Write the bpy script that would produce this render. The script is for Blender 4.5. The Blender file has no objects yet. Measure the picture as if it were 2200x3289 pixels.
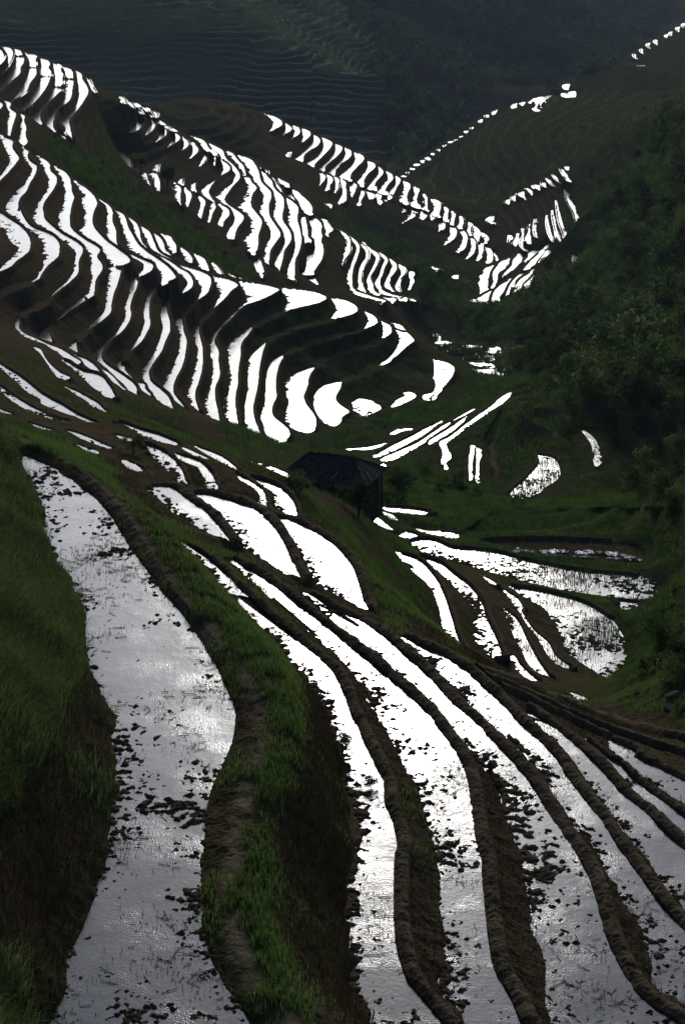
import bpy, math, random, time
import numpy as np
from mathutils import Vector
from mathutils.geometry import tessellate_polygon
T0 = time.time()
rng = np.random.default_rng(7)
random.seed(7)
scene = bpy.context.scene
COL = scene.collection

# ------------------------------------------------------------------ camera, sky, sun, exposure
F_PX, PITCH, CAMZ = 6402.0, math.radians(20.0), 120.0
cam = bpy.data.cameras.new('camera')
cam.sensor_fit = 'HORIZONTAL'; cam.sensor_width = 24.0; cam.lens = F_PX / 2200.0 * 24.0
cam.clip_start = 0.5; cam.clip_end = 6000
cam_o = bpy.data.objects.new('camera', cam); COL.objects.link(cam_o)
cam_o.location = (0, 0, CAMZ); cam_o.rotation_euler = (math.radians(90) - PITCH, 0, 0)
scene.camera = cam_o
SUN_EL, SUN_AZ = math.radians(22.0), math.radians(1.7)      # azimuth from +Y towards +X: the sun stands ahead, behind thin cloud
world = bpy.data.worlds.new('World'); scene.world = world; world.use_nodes = True
wn = world.node_tree.nodes; wl = world.node_tree.links
bg = wn['Background']; sky = wn.new('ShaderNodeTexSky'); sky.sky_type = 'NISHITA'; sky.sun_disc = False
sky.sun_elevation = SUN_EL; sky.sun_rotation = SUN_AZ
sky.air_density = 1.0; sky.dust_density = 2.5; sky.ozone_density = 1.5; sky.altitude = 600
# thin cloud ahead glows round the veiled sun; the cloud overhead and behind is darker
tcd = wn.new('ShaderNodeTexCoord'); dt = wn.new('ShaderNodeVectorMath'); dt.operation = 'DOT_PRODUCT'; wl.new(tcd.outputs['Generated'], dt.inputs[0])
dt.inputs[1].default_value = (0.0, math.cos(math.radians(26)), math.sin(math.radians(26)))
mr = wn.new('ShaderNodeMapRange'); mr.interpolation_type = 'SMOOTHSTEP'; wl.new(dt.outputs['Value'], mr.inputs[0])
for i_, v_ in ((1, math.cos(math.radians(35))), (2, math.cos(math.radians(5))), (3, 0.46), (4, 1.35)): mr.inputs[i_].default_value = v_
cn = wn.new('ShaderNodeTexNoise'); cn.inputs['Scale'].default_value = 5.0; cn.inputs['Detail'].default_value = 4; wl.new(tcd.outputs['Generated'], cn.inputs['Vector'])
cr = wn.new('ShaderNodeMapRange'); wl.new(cn.outputs[0], cr.inputs[0])
for i_, v_ in ((1, .3), (2, .7), (3, .88), (4, 1.12)): cr.inputs[i_].default_value = v_
mm = wn.new('ShaderNodeMath'); mm.operation = 'MULTIPLY'; wl.new(mr.outputs[0], mm.inputs[0]); wl.new(cr.outputs[0], mm.inputs[1])
tint = wn.new('ShaderNodeMix'); tint.data_type = 'RGBA'; tint.blend_type = 'MULTIPLY'; tint.inputs[0].default_value = 1; tint.inputs[7].default_value = (.84, .97, 1.19, 1); wl.new(sky.outputs[0], tint.inputs[6])
sc_ = wn.new('ShaderNodeVectorMath'); sc_.operation = 'SCALE'; wl.new(tint.outputs[2], sc_.inputs[0]); wl.new(mm.outputs[0], sc_.inputs['Scale'])
wl.new(sc_.outputs[0], bg.inputs[0]); bg.inputs[1].default_value = 0.10
sun = bpy.data.lights.new('sun', 'SUN'); sun.energy = 1.0; sun.angle = math.radians(7.0); sun.color = (1.0, 0.955, 0.9)
sun_o = bpy.data.objects.new('sun', sun); COL.objects.link(sun_o)
sd = Vector((math.sin(SUN_AZ) * math.cos(SUN_EL), math.cos(SUN_AZ) * math.cos(SUN_EL), math.sin(SUN_EL)))
sun_o.rotation_euler = sd.to_track_quat('Z', 'Y').to_euler(); sun_o.location = (0, 0, 300)
scene.view_settings.view_transform = 'Standard'; scene.view_settings.look = 'None'
scene.view_settings.exposure = 0.28; scene.view_settings.gamma = 1.0; scene.view_settings.use_curve_mapping = False
scene.cycles.max_bounces = 4; scene.cycles.diffuse_bounces = 2; scene.cycles.glossy_bounces = 2
scene.cycles.transmission_bounces = 2; scene.cycles.volume_bounces = 0; scene.cycles.transparent_max_bounces = 4
scene.cycles.use_denoising = True

# ------------------------------------------------------------------ survey: every line of the valley was read off as (view, height below the camera)
S6 = 600 / 1568
TILE = {'A': (0, 100, S6), 'B': (500, 300, S6), 'C': (1000, 300, S6), 'D': (1500, 0, 700 / 1568), 'E': (0, 600, S6), 'F': (450, 850, S6),
        'G': (1000, 700, S6), 'H': (1400, 500, 800 / 1568), 'I': (0, 1050, S6), 'J': (400, 1350, 800 / 1568), 'K': (1000, 1200, 700 / 1568),
        'L': (1400, 1200, 800 / 1568), 'M': (1200, 1550, 1000 / 1568), 'N': (0, 1350, 1000 / 1568), 'O': (0, 2289, 1000 / 1568),
        'P': (700, 1900, 1000 / 1568), 'Q': (1000, 2289, 1200 / 1568), 'U': (0, 0, 1.0)}
cP, sP = math.cos(PITCH), math.sin(PITCH)
def pts(s):
    out = []; ox = oy = 0; k = 1
    for tok in s.split():
        if ':' in tok:
            t, tok = tok.split(':'); ox, oy, k = TILE[t]
        x, y = tok.split(','); out.append((ox + float(x) * k, oy + float(y) * k))
    return np.array(out)
def ray(uv):
    uv = np.asarray(uv, float); x = (uv[..., 0] - 1100) / F_PX; y = (1644.5 - uv[..., 1]) / F_PX
    return x, cP + sP * y, -sP + cP * y
def on_level(uv, H):
    X, Y, Z = ray(uv); t = H / -Z
    return np.stack([X * t, Y * t], -1)
def at_dist(uv, d):
    X, Y, Z = ray(uv); t = d / np.hypot(X, Y)
    return np.stack([X * t, Y * t], -1), -Z * t
PAD = []      # name, H below camera, muddiness, outline
def P(n, H, m, s): PAD.append((n, H, m, s))
# ---- nearest flight, edges given as right (outer) and left (inner) lines so that the bunds between can be cut out
R = {0: "N:95,165 165,195 240,228 300,265 360,300 420,345 480,390 530,445 570,500 620,590 680,680 740,755 800,840 865,915 930,990 990,1080 1050,1180 1100,1265 1140,1350 1170,1415 1185,1480 O:1185,25 1170,150 1150,200 1100,310 1060,400 1045,470 1022,560 1010,650 1005,780 1012,940 1020,1100 1045,1200 1080,1290 1130,1380 1190,1450 1260,1568 1420,1800",
 1: "N:885,605 940,640 1000,680 1100,745 1160,810 1230,870 1290,925 1360,990 1430,1045 1500,1110 P:100,20 150,35 200,80 255,130 310,175 370,225 430,275 500,330 560,385 600,445 630,510 650,575 675,630 705,690 740,770 775,840 805,900 830,965 840,1070 880,1170 900,1300 Q:350,600 345,750 345,870 370,1040 410,1140 470,1210 550,1307 640,1400",
 2: "J:665,885 780,940 880,1000 1000,1090 1130,1200 1270,1310 1440,1430 P:340,10 450,110 560,200 650,270 730,325 850,430 950,510 1000,560 1060,620 1130,720 1200,810 1235,890 1260,980 1270,1070 1280,1150 1310,1300 Q:710,600 715,700 730,850 745,970 770,1090 830,1190 880,1307 930,1400",
 3: "J:1120,1085 1230,1150 1310,1195 1390,1240 1480,1300 P:530,75 620,110 700,145 765,180 830,225 880,265 930,310 1040,410 1095,465 1150,530 1215,595 1290,660 1345,715 1400,770 1500,880 Q:920,300 980,400 1060,520 1120,610 1170,710 1210,850 1240,950 1290,1060 1350,1160 1420,1230 1500,1280 1570,1330",
 4: "M:125,780 220,820 280,843 340,870 390,897 440,930 490,970 540,1020 590,1062 640,1110 690,1165 740,1220 800,1275 850,1320 940,1420 Q:1060,250 1140,360 1230,480 1310,600 1380,690 1460,800 1568,920 1640,990",
 5: "M:765,1148 880,1220 1000,1310 1100,1400 Q:1230,260 1300,340 1390,410 1480,500 1568,580 1640,650",
 6: "M:1065,1295 1150,1370 1240,1420 Q:1350,280 1430,340 1568,440 1640,490",
 7: "M:1195,1308 1320,1360 Q:1350,190 1450,230 1568,290 1640,325"}
L = {0: "N:95,165 120,230 170,330 230,450 215,560 265,640 275,720 360,790 370,860 430,950 430,1100 470,1290 520,1400 580,1500 O:582,60 560,130 585,240 580,330 605,380 570,450 555,600 530,780 480,930 400,1120 335,1250 330,1400 240,1568 130,1800",
 1: "N:885,605 920,650 950,690 1000,745 1060,800 1140,895 1250,980 1340,1100 1440,1170 P:120,100 250,240 340,335 430,450 500,550 560,650 590,760 620,850 625,1000 660,1090 660,1220 685,1290 Q:180,600 150,700 150,790 135,870 165,920 170,1010 205,1040 165,1100 160,1170 255,1240 250,1307 240,1400",
 2: "J:665,885 700,920 760,980 880,1085 1060,1240 1220,1370 P:270,30 340,92 460,192 560,282 640,365 700,445 770,565 815,645 860,725 895,800 930,870 1010,1000 1040,1130 1090,1230 Q:520,600 540,680 555,730 545,850 565,960 570,1040 540,1110 545,1180 620,1250 640,1307 650,1400",
 3: "J:1120,1085 1220,1190 1330,1300 1430,1390 P:450,40 520,110 640,220 760,310 860,400 960,480 1060,590 1160,690 1240,765 1290,850 1335,880 1390,970 1430,1040 1440,1150 1490,1230 Q:880,620 890,690 920,800 940,930 970,1010 985,1080 980,1170 985,1240 1010,1307 1030,1400",
 4: "M:125,780 200,860 270,930 330,1010 390,1045 450,1085 520,1150 600,1220 680,1290 770,1370 Q:820,90 880,170 920,230 990,310 1050,390 1110,480 1180,560 1240,680 1310,800 1370,890 1410,970 1430,1050 1440,1160 1520,1200 1570,1240 1640,1290",
 5: "M:742,1140 790,1195 900,1310 1000,1402 Q:1160,300 1240,395 1330,520 1420,630 1490,740 1568,840 1640,930",
 6: "M:1052,1305 1130,1395 1220,1470 Q:1280,270 1390,375 1480,450 1568,530 1640,590",
 7: "M:1188,1312 1260,1400 Q:1310,210 1380,260 1470,325 1568,385 1640,420"}
FH = {0: 20.0, 1: 22.2, 2: 22.9, 3: 23.6, 4: 24.3, 5: 25.0, 6: 25.6, 7: 26.1}
FM = {0: .17, 1: .42, 2: .26, 3: .30, 4: .30, 5: .2, 6: .15, 7: .08}
def rev(s): return s
J1R = "J:210,420 275,418 350,460 420,515 500,568 540,605 610,685 675,775"
J1L = "J:130,440 210,490 300,570 400,632 500,695 560,722 675,775"
J2R = "J:440,478 500,462 560,475 640,497 730,525 820,560 880,605 930,660 985,740 1030,830 1050,890 1085,950 1118,1000"
J2L = "J:440,478 520,545 600,610 680,710 750,805 830,855 900,890 970,940 1118,1000"
J3R = "J:928,605 1020,625 1100,655 1180,695 1260,740 1330,795 1390,860 1430,915 1465,1000 1490,1090 1520,1190"
J3L = "J:928,605 980,680 1060,770 1140,890 1180,990 1205,1045 1310,1085 1400,1135 1520,1190"
# ---- fields just beyond
P('j4', 24.6, .45, "J:130,150 200,175 270,215 330,270 365,320 385,408 345,390 340,330 270,320 240,290 180,230")
P('j5', 25.2, .2, "J:315,210 400,235 480,265 530,310 565,370 580,450 500,440 490,410 520,385 490,350 460,300 370,265")
P('j6', 26.0, .2, "J:700,338 800,390 868,440 890,520 892,568 840,530 862,490 800,420 740,390")
P('j7', 26.6, .25, "J:810,363 930,400 1020,460 1080,560 1082,615 990,590 940,510 930,450 870,420")
P('i5', 24.2, .1, "I:1035,1120 1100,1140 1185,1195 1160,1220 1090,1200 1060,1180")
P('i4', 24.4, .1, "I:660,993 740,1025 815,1055 805,1068 730,1042")
P('i3', 25.4, .1, "I:540,862 640,888 730,922 830,967 930,1017 1030,1080 940,1045 820,990 700,940")
P('i3t', 25.2, .2, "I:230,797 360,842 440,870 350,858")
P('i3l', 26.4, .2, "I:-60,680 0,698 95,726 60,726 0,712 -60,700")
P('i6', 26.0, .2, "I:960,902 1050,923 1110,945 1085,962 1000,932")
P('i7', 27.2, .12, "I:985,790 1100,830 1200,868 1300,893 1400,933 1490,975 J:330,150 320,160 I:1430,995 1300,948 1200,913 1140,873 1080,843")
P('i7b', 27.0, .2, "J:352,163 450,205 550,265 540,273 440,218")
P('j8', 27.6, .05, "J:440,163 530,193 610,228 690,288 710,312 620,268 530,223")
P('j9', 29.0, .5, "J:735,243 830,263 930,293 1040,350 1035,366 960,328 850,282")
P('i2', 27.0, .62, "I:-80,450 0,500 60,538 130,588 220,648 300,688 410,738 480,763 565,795 530,799 420,764 300,724 220,694 120,624 0,545 -80,490")
P('i1', 28.0, .15, "I:-80,260 0,308 60,348 150,403 250,478 340,553 430,608 520,653 620,718 700,758 860,835 760,803 650,755 540,720 450,685 350,645 335,602 240,552 180,502 130,452 60,392 0,345 -80,300")
P('i8', 30.0, .1, "I:555,503 640,538 740,593 830,648 880,710 800,684 720,615 630,565")
# ---- right-hand valley fields
P('r11', 39.5, .3, "M:95,350 200,378 300,468 350,558 390,678 430,798 490,890 440,872 370,790 320,600 270,510 150,412")
P('r10', 40.5, .8, "M:225,370 330,405 400,460 480,520 540,600 570,690 610,770 650,880 560,875 510,800 490,650 440,560 340,460")
P('r9', 41.5, .3, "M:655,635 720,690 770,790 830,900 890,985 815,952 740,832 695,750")
P('r9b', 41.2, .55, "M:650,885 700,875 780,960 830,1000 790,1000 720,945")
P('r8', 42.5, .25, "M:650,543 700,568 750,628 742,650 800,738 880,808 920,878 1005,935 955,935 890,885 840,812 790,742 732,655 690,592")
P('r7', 43.5, .45, "M:685,525 800,540 920,565 1040,600 1120,640 1190,690 1240,760 1272,820 1262,940 1240,1015 1150,970 1050,910 980,870 940,760 900,690 860,632 780,590")
P('r6', 44.6, .50, "M:195,300 270,285 400,330 500,338 620,352 740,385 860,412 980,435 1100,452 1250,465 1400,490 1442,540 1400,580 1360,597 1200,577 1050,555 900,530 740,492 590,452 440,412 300,372 220,335")
P('bed', 45.4, 0, "L:300,1050 480,1042 700,1042 900,1048 1100,1058 1250,1083 1310,1130 1290,1195 1100,1175 900,1155 700,1143 560,1112 400,1085")
P('r5', 46.0, .3, "K:725,1108 830,1138 1000,1140 1050,1170 1040,1190 920,1170 800,1140")
P('r4', 45.2, .2, "K:615,1170 700,1140 780,1165 700,1197")
P('r3', 44.6, .2, "K:358,1025 400,1012 450,1022 530,1078 600,1135 540,1110 470,1075")
P('r2', 45.6, .1, "K:503,988 560,1010 610,1057 560,1035")
P('r1', 46.2, .1, "K:520,965 600,963 700,970 800,985 875,1002 780,1010 640,1005 560,985")
P('r12', 42.0, .1, "M:548,472 585,490 622,517 590,505")
P('r13', 37.0, .25, "M:785,1048 860,1072 1000,1132 930,1110 850,1082")
P('r14', 40.0, .3, "M:985,1055 1040,1075 1095,1120 1040,1095")
P('r15', 44.0, .6, "M:1235,595 1325,605 1322,635 1260,640")
P('k8', 56, .5, "L:925,358 980,400 1022,480 1042,540 1010,582 1000,540 990,450 950,390")
P('k7', 56, .35, "L:640,508 720,520 775,590 770,660 690,712 640,770 560,795 480,782 468,760 570,660 630,590 650,560")
P('k6', 59, .5, "K:1190,535 1220,550 1203,650 1213,750 1245,822 1203,803 1190,680")
P('k5', 60, .1, "K:1150,515 1163,520 1158,650 1168,803 1155,803 1145,680")
P('k4', 61, .12, "K:1440,128 1380,158 1300,228 1200,298 1090,378 1000,448 925,490 945,560 950,640 975,690 995,690 970,640 1005,605 970,500 1040,452 1130,382 1250,292 1340,232 1422,172")
P('k3', 62, .1, "K:842,495 900,448 1000,388 1115,308 1030,402 930,472 860,507")
P('k2', 63, .1, "K:508,620 600,568 760,498 870,428 960,368 1100,288 1168,253 1040,332 940,392 850,472 740,542 630,602 556,637")
P('k1', 64, .1, "K:440,600 560,528 700,458 830,388 935,340 800,445 690,503 560,573 490,608")
P('k0', 65.5, .2, "K:568,430 620,402 730,400 660,412 600,436")
P('k00', 65, .1, "K:258,545 400,535 560,498 480,525 380,548")
P('kx', 60.5, .1, "K:482,660 520,645 540,660 520,692 490,685")
# ---- fields at the foot of the near hill
P('w1', 44.3, .15, "I:270,163 310,168 370,238 420,308 500,378 592,430 560,445 500,435 430,355 380,284 335,222")
P('w2', 46.2, .12, "I:505,273 560,288 620,328 700,368 800,388 860,418 900,468 940,528 975,602 880,592 850,552 800,522 720,452 690,422 620,362 570,322")
P('w3', 46.9, .1, "E:182,1078 165,1120 152,1150 165,1195 215,1235 310,1275 400,1315 500,1355 600,1415 668,1485 640,1490 540,1435 460,1365 380,1318 280,1283 180,1232 128,1172 138,1120")
P('w4', 49, .1, "I:628,235 700,258 780,308 862,412 800,395 740,344 680,294")
P('w5', 50.4, .1, "I:818,328 870,358 930,398 975,450 1042,527 970,475 910,416")
P('w6', 49, .3, "I:983,538 1030,558 1090,598 1132,667 1080,645 1020,592")
P('w7', 53.2, .15, "I:1150,465 1195,468 1220,518 1265,575 1230,592 1180,522")
# ---- middle spur
P('s0', 42.8, 0.12, "A:-60,560 0,588 22,602 0,655 -60,700")
P('s1a', 44, 0.17, "A:28,572 60,578 92,605 82,640 132,680 122,740 102,800 87,872 63,872 68,800 53,760 76,690 58,640")
P('s1b', 44, 0.23, "A:-50,850 0,870 50,888 102,910 103,970 147,1035 162,1060 132,1110 82,1172 0,1255 -60,1310 -60,1270 0,1218 50,1148 78,1108 72,1040 55,1010 28,950 0,900 -50,885")
P('s1', 44, 0.25, "E:-90,170 0,212 60,252 160,318 228,388 252,440 250,520 227,562 140,624 60,694 0,718 -100,773 -100,745 0,690 30,655 95,600 130,545 160,505 130,490 80,440 60,400 0,350 -90,300")
P('s2a', 45.4, 0.17, "A:165,683 197,693 202,750 217,790 217,870 227,940 207,957 168,942 176,830 172,780 187,750")
P('s2', 45.4, 0.28, "A:178,966 237,998 230,1050 262,1093 302,1118 299,1190 252,1272 217,1347 167,1402 154,1442 157,1510 E:167,170 192,238 252,318 302,348 402,383 462,423 494,465 498,540 483,592 402,664 342,744 322,784 255,810 250,800 310,760 330,700 365,640 350,590 350,540 370,480 335,440 298,400 250,375 200,320 120,260 50,200 75,110 A:130,1340 200,1290 230,1230 270,1150 238,1120 212,1090 188,1040")
P('s3', 46.9, 0.28, "A:278,1036 362,1063 413,1103 423,1163 472,1213 478,1255 457,1312 402,1392 367,1442 362,1500 E:364,200 373,258 432,318 522,388 642,458 694,510 688,560 664,610 659,680 654,722 562,824 482,884 416,945 448,890 528,820 605,740 620,680 635,600 632,540 560,480 490,420 400,370 300,300 268,220 320,130 A:355,1390 385,1320 405,1250 385,1200 342,1140 325,1090")
P('s4', 48.4, 0.28, "A:438,1126 522,1158 578,1213 593,1258 603,1340 623,1390 608,1440 593,1500 E:597,190 588,320 622,368 702,428 834,513 836,545 813,580 853,638 859,690 803,782 793,872 773,928 745,942 703,912 748,880 748,820 776,760 756,700 766,640 756,590 698,530 618,470 538,410 498,370 496,220 540,100 A:535,1390 545,1330 495,1240 445,1160")
P('s4b', 48.4, 0.12, "E:680,923 718,940 643,1003 553,1063 453,1133 418,1162 418,1230 442,1300 360,1278 306,1240 368,1178 478,1113 558,1038 638,978")
P('s5', 50, 0.28, "A:608,1248 702,1298 773,1358 813,1428 808,1470 E:803,170 778,250 783,318 833,388 883,438 963,498 1088,600 1078,642 1020,668 930,658 898,592 858,532 778,492 698,422 667,402 672,330 696,250 692,150 A:688,1440 678,1380 636,1300")
P('s5b', 50, 0.17, "E:905,668 1003,688 1008,730 983,822 953,902 933,1000 928,1052 863,1123 748,1198 768,1150 878,1040 882,900 907,800 912,700")
P('s5c', 50, 0.23, "E:640,1290 646,1340 640,1382 578,1362 600,1320")
P('s6', 51.6, 0.23, "E:793,73 852,108 903,138 943,198 943,280 973,358 978,458 1013,518 1102,563 1202,608 1273,638 1278,692 1232,733 1175,760 1163,720 1198,690 1198,642 1118,602 998,542 928,482 903,420 888,330 898,220 878,142 818,112")
P('s6b', 51.6, 0.17, "E:1102,765 1125,753 1153,788 1143,850 1113,920 1093,1000 1098,1082 1063,1163 1003,1233 923,1293 863,1373 848,1420 883,1478 1003,1558 I:1143,500 1142,572 1098,552 1058,502 958,412 858,314 798,274 787,240 858,150 958,70 E:1008,1170 1058,1080 1043,1020 1078,920 1088,850")
P('s7', 53.2, 0.25, "E:953,183 1022,213 1053,258 1073,328 1113,398 1163,478 1232,538 1322,598 1422,678 1473,750 1458,782 1402,803 1343,830 1358,770 1328,692 1238,612 1178,572 1088,532 1048,472 1037,382 997,262")
P('s7b', 53.2, 0.12, "E:1257,855 1287,833 1288,880 1258,960 1253,1060 1258,1160 1233,1222 1172,1313 1083,1388 1128,1320 1178,1230 1213,1150 1203,1050 1228,950")
P('s7c', 53.2, 0.12, "I:1037,260 1018,310 1062,378 1112,425 1080,428 1008,362 977,310")
P('s8', 54.9, 0.23, "E:1073,248 1132,288 1168,348 1183,438 1232,508 1322,568 1422,618 1522,688 F:392,58 433,108 443,160 423,203 350,250 368,200 397,160 377,112 298,54 E:1398,655 1286,564 1186,494 1136,402 1116,322")
P('s8b', 54.9, 0.13, "E:1388,930 1420,923 1398,1010 1423,1120 1428,1202 1393,1283 1353,1383 1283,1483 1248,1560 I:1253,408 1263,448 1332,508 1393,558 1433,628 1433,692 1380,708 1347,682 1317,612 1228,482 1187,412 1187,370 1238,310 1318,160 1348,80 E:1367,1180 1347,1080 1362,1000")
P('s9', 56.6, 0.23, "E:1173,318 1242,358 1293,458 1342,548 1432,598 1502,648 F:402,18 502,48 573,83 598,130 583,192 562,243 473,311 498,250 508,190 468,122 428,74 328,24 E:1438,644 1316,574 1236,504 1206,402")
P('s9b', 56.6, 0.39, "F:337,413 350,450 368,568 388,620 383,722 353,853 293,973 278,1060 303,1108 362,1178 377,1218 328,1183 268,1133 218,1073 177,1010 228,930 298,800 328,650 303,572 283,460")
P('s10', 58.3, 0.23, "E:1253,363 1332,408 1373,468 1403,558 1473,600 1438,604 1338,544 1286,452")
P('s10m', 58.3, 0.17, "F:598,93 722,113 802,148 820,177 762,223 702,293 598,388 638,320 658,220 618,140")
P('s10b', 58.3, 0.50, "F:497,483 493,560 523,690 523,852 493,982 463,1062 463,1120 498,1228 438,1193 412,1152 387,1112 408,1000 448,880 478,720 456,640 432,530")
P('s11', 60.1, 0.23, "E:1333,393 1402,398 1453,448 1478,488 1483,538 1543,608 1570,640 1498,604 1428,544 1376,452")
P('s11m', 60.1, 0.28, "F:813,138 950,148 1082,173 1168,205 1132,238 1002,304 882,344 782,434 702,514 643,562 623,640 658,720 658,800 668,930 633,1022 628,1100 653,1222 673,1333 598,1313 547,1222 552,1098 598,998 593,800 587,690 562,630 598,578 678,498 798,388 883,288 878,220")
P('s12', 61.8, 0.09, "F:1173,193 1352,207 1502,237 1563,275 1502,323 1352,359 1183,402 1228,330 1223,260")
P('s12b', 61.8, 0.28, "F:962,506 902,592 853,652 843,750 823,900 818,1022 803,1082 803,1200 828,1353 768,1342 717,1272 702,1140 738,1090 738,900 743,780 732,700 753,658 828,588")
P('s13', 63.1, 0.06, "G:163,668 252,678 342,713 388,765 342,813 252,838 156,854 208,765")
P('s13b', 63.1, 0.09, "F:1062,643 1023,752 1003,852 988,1000 968,1102 948,1200 963,1300 993,1380 993,1438 913,1443 887,1370 877,1200 897,1080 907,920 912,800 958,738")
P('s14', 64.4, 0.06, "G:445,780 502,803 548,850 548,882 502,913 431,937 478,870 468,830")
P('s14b', 64.4, 0.03, "F:1225,740 1173,822 1143,932 1138,1040 1143,1112 1108,1192 1118,1268 1202,1338 1253,1398 1243,1452 1180,1495 1098,1468 1047,1402 1032,1340 1009,1290 1047,1160 1057,950 1087,848 1148,778")
P('s15', 65.7, 0.06, "G:588,865 642,888 671,935 652,982 588,1021 603,950")
P('s15b', 65.7, 0.12, "F:1488,846 1423,922 1403,1022 1373,1100 1393,1168 1453,1248 1478,1320 1442,1393 1400,1408 1308,1398 1237,1342 1217,1300 1237,1200 1252,1150 1222,1090 1237,958 1328,907")
P('s16', 67, 0.06, "G:698,918 782,947 833,987 861,1035 822,1063 742,1133 682,1183 563,1243 648,1178 718,1088 738,1010")
P('s16t', 66.8, 0.23, "G:678,883 742,893 778,937 720,913")
P('s16b', 67, 0.07, "K:222,53 203,110 173,180 202,218 271,275 222,313 152,378 108,383 67,330 17,230 38,128 98,83")
P('s17', 68.5, 0.17, "G:1038,1186 1122,1203 1193,1248 1198,1287 1132,1393 1042,1483 1012,1523 958,1523 953,1490 1028,1470 1048,1400 1038,1350 1048,1300")
P('s17b', 68.5, 0.12, "K:566,245 598,210 658,175 688,160 668,133 712,138 740,160 682,197 612,237")
P('s17c', 68, 0.50, "K:258,235 310,198 345,178 422,198 500,235 442,277 380,311 318,292")
# ---- second spur
P('a1', 41.5, .4, "A:-60,110 0,143 27,180 37,205 0,264 -60,310")
P('a2', 43, .05, "A:12,123 62,128 102,153 107,200 82,262 42,322 0,365 -60,405 -60,380 0,342 48,280 66,220 46,172")
P('a3', 44.5, .02, "A:95,138 142,143 183,178 190,207 133,207")
P('a3b', 44.5, .02, "A:136,210 202,210 198,262 173,302 168,352 102,413 0,500 -60,545 -60,505 0,453 58,388 118,298")
P('a4', 46, .05, "A:203,178 288,188 298,240 303,298 248,300 237,230")
P('a4b', 46, .02, "A:248,306 305,306 303,362 252,433 212,513 93,590 148,520 198,450 228,380")
P('a5', 47.5, .05, "A:310,211 393,233 418,280 408,300 428,330 431,377 347,374 342,282 322,262")
P('a5b', 47.5, .02, "A:343,380 423,380 403,442 352,523 292,593 205,665 177,654 258,558 318,458")
P('a6', 49, .05, "A:423,256 493,278 513,328 533,358 523,400 533,427 502,465 466,462 462,402 446,312")
P('a6b', 49, .02, "A:447,470 498,473 473,532 402,603 363,652 338,700 343,745 357,778 262,747 328,658 398,578")
P('a7', 50.5, .03, "A:503,288 562,298 603,323 613,397 557,392")
P('a7b', 50.5, .2, "A:557,406 621,406 608,480 593,562 547,613 490,648 537,560 542,480")
P('a7c', 50.5, .25, "A:472,650 458,720 443,788 473,843 413,813 382,765 418,698")
P('a8', 52, .05, "A:608,316 668,338 693,398 738,478 738,522 708,572 683,612 623,692 583,742 593,820 607,898 557,852 542,792 512,772 572,708 646,600 661,482 636,382")
P('a8b', 52.3, .3, "A:480,858 543,868 553,902 518,911")
P('a9', 53.5, .0, "A:723,388 743,398 773,458 806,512 788,507 743,432")
for H_, s_ in ((56, "1016,543 1053,578 1053,606 1028,592"), (57, "1063,573 1113,608 1125,643 1078,612"), (58, "1120,595 1168,623 1165,632 1145,622"), (58.6, "1128,623 1173,653 1200,692 1148,658"),
               (59, "1180,628 1243,648 1238,678 1208,657"), (60, "1208,678 1273,718 1240,709"), (60.4, "1280,663 1323,688 1313,721 1293,692"), (61, "1298,726 1383,783 1328,763"), (62.2, "1388,783 1481,838 1428,824")):
    P('tt', H_, .15, "A:" + s_)
P('t1', 60, 0.06, "A:1138,666 1183,698 1168,720 1195,755 1183,797 1152,833 1088,860 1128,800 1152,740")
P('t2', 61.2, .05, "A:1218,713 1262,738 1303,755 1298,802 1262,848 1218,878 1243,810 1277,770 1237,745")
P('t3', 62.4, .02, "A:1338,778 1383,798 1400,840 1377,888 1308,928 1348,860 1352,820")
P('t4', 63.6, .1, "A:1408,823 1473,848 1510,880 1492,923 1403,975 1438,920 1452,880")
P('t5', 64.8, .1, "B:213,358 258,383 275,420 257,453 206,483 238,430")
P('t6', 66, .1, "B:285,401 333,428 358,465 347,497 288,543 312,480")
P('t7', 67.2, .2, "B:373,458 433,483 436,520 412,563 350,615 392,550 407,500")
P('t8', 68.2, .75, "B:478,525 523,575 492,608 473,560")
P('t9', 69, .05, "B:543,548 602,588 625,620 602,658 548,688 568,640")
P('t10', 66.5, 0.17, "B:298,355 362,368 413,398 443,448 533,530 448,484 376,424")
P('t11', 70, 0.17, "B:413,396 482,428 553,463 588,538 643,588 693,648 708,690 683,742 643,782 593,852 578,890 622,938 682,978 735,1020 733,1062 683,1132 658,1233 608,1213 597,1190 658,1080 667,1040 617,962 557,912 502,882 557,808 637,758 656,720 671,680 606,612 556,552 476,462")
P('ta', 69, .1, "B:517,716 463,780 443,840 503,912 418,872 382,825 428,768")
P('tb', 69.5, .15, "B:523,923 578,943 621,990 592,1052 558,1082 547,1115 522,1102 542,1040 557,1000")
P('tc', 68.6, .5, "B:452,930 493,918 503,952 473,1012 458,1062 435,1083 427,1070 452,1000")
P('td', 67.6, .1, "B:313,833 383,863 418,905 403,962 383,1048 357,1032 377,940 366,892")
P('te', 66.6, .15, "B:198,768 273,808 301,845 288,902 270,958 252,930 257,860")
P('tf', 65.8, .55, "B:143,743 203,778 208,850 213,933 178,902 152,830")
P('tg', 66, .05, "B:183,747 227,710 223,768")
P('th', 67, .3, "B:288,780 332,748 338,822 308,823")
P('ti', 64.5, .3, "A:1268,1193 1313,1188 1338,1240 1343,1343 1307,1312 1287,1250")
P('tj', 64.6, .1, "A:1298,1165 1333,1113 1323,1178")
P('tm', 63, .02, "A:958,970 1002,1008 1062,1058 1103,1108 1108,1133 1048,1088")
P('tn', 63.5, .02, "A:1033,1006 1113,1080 1068,1053")
P('to', 64, .7, "A:1198,1198 1222,1188 1263,1292 1228,1272")
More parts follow.
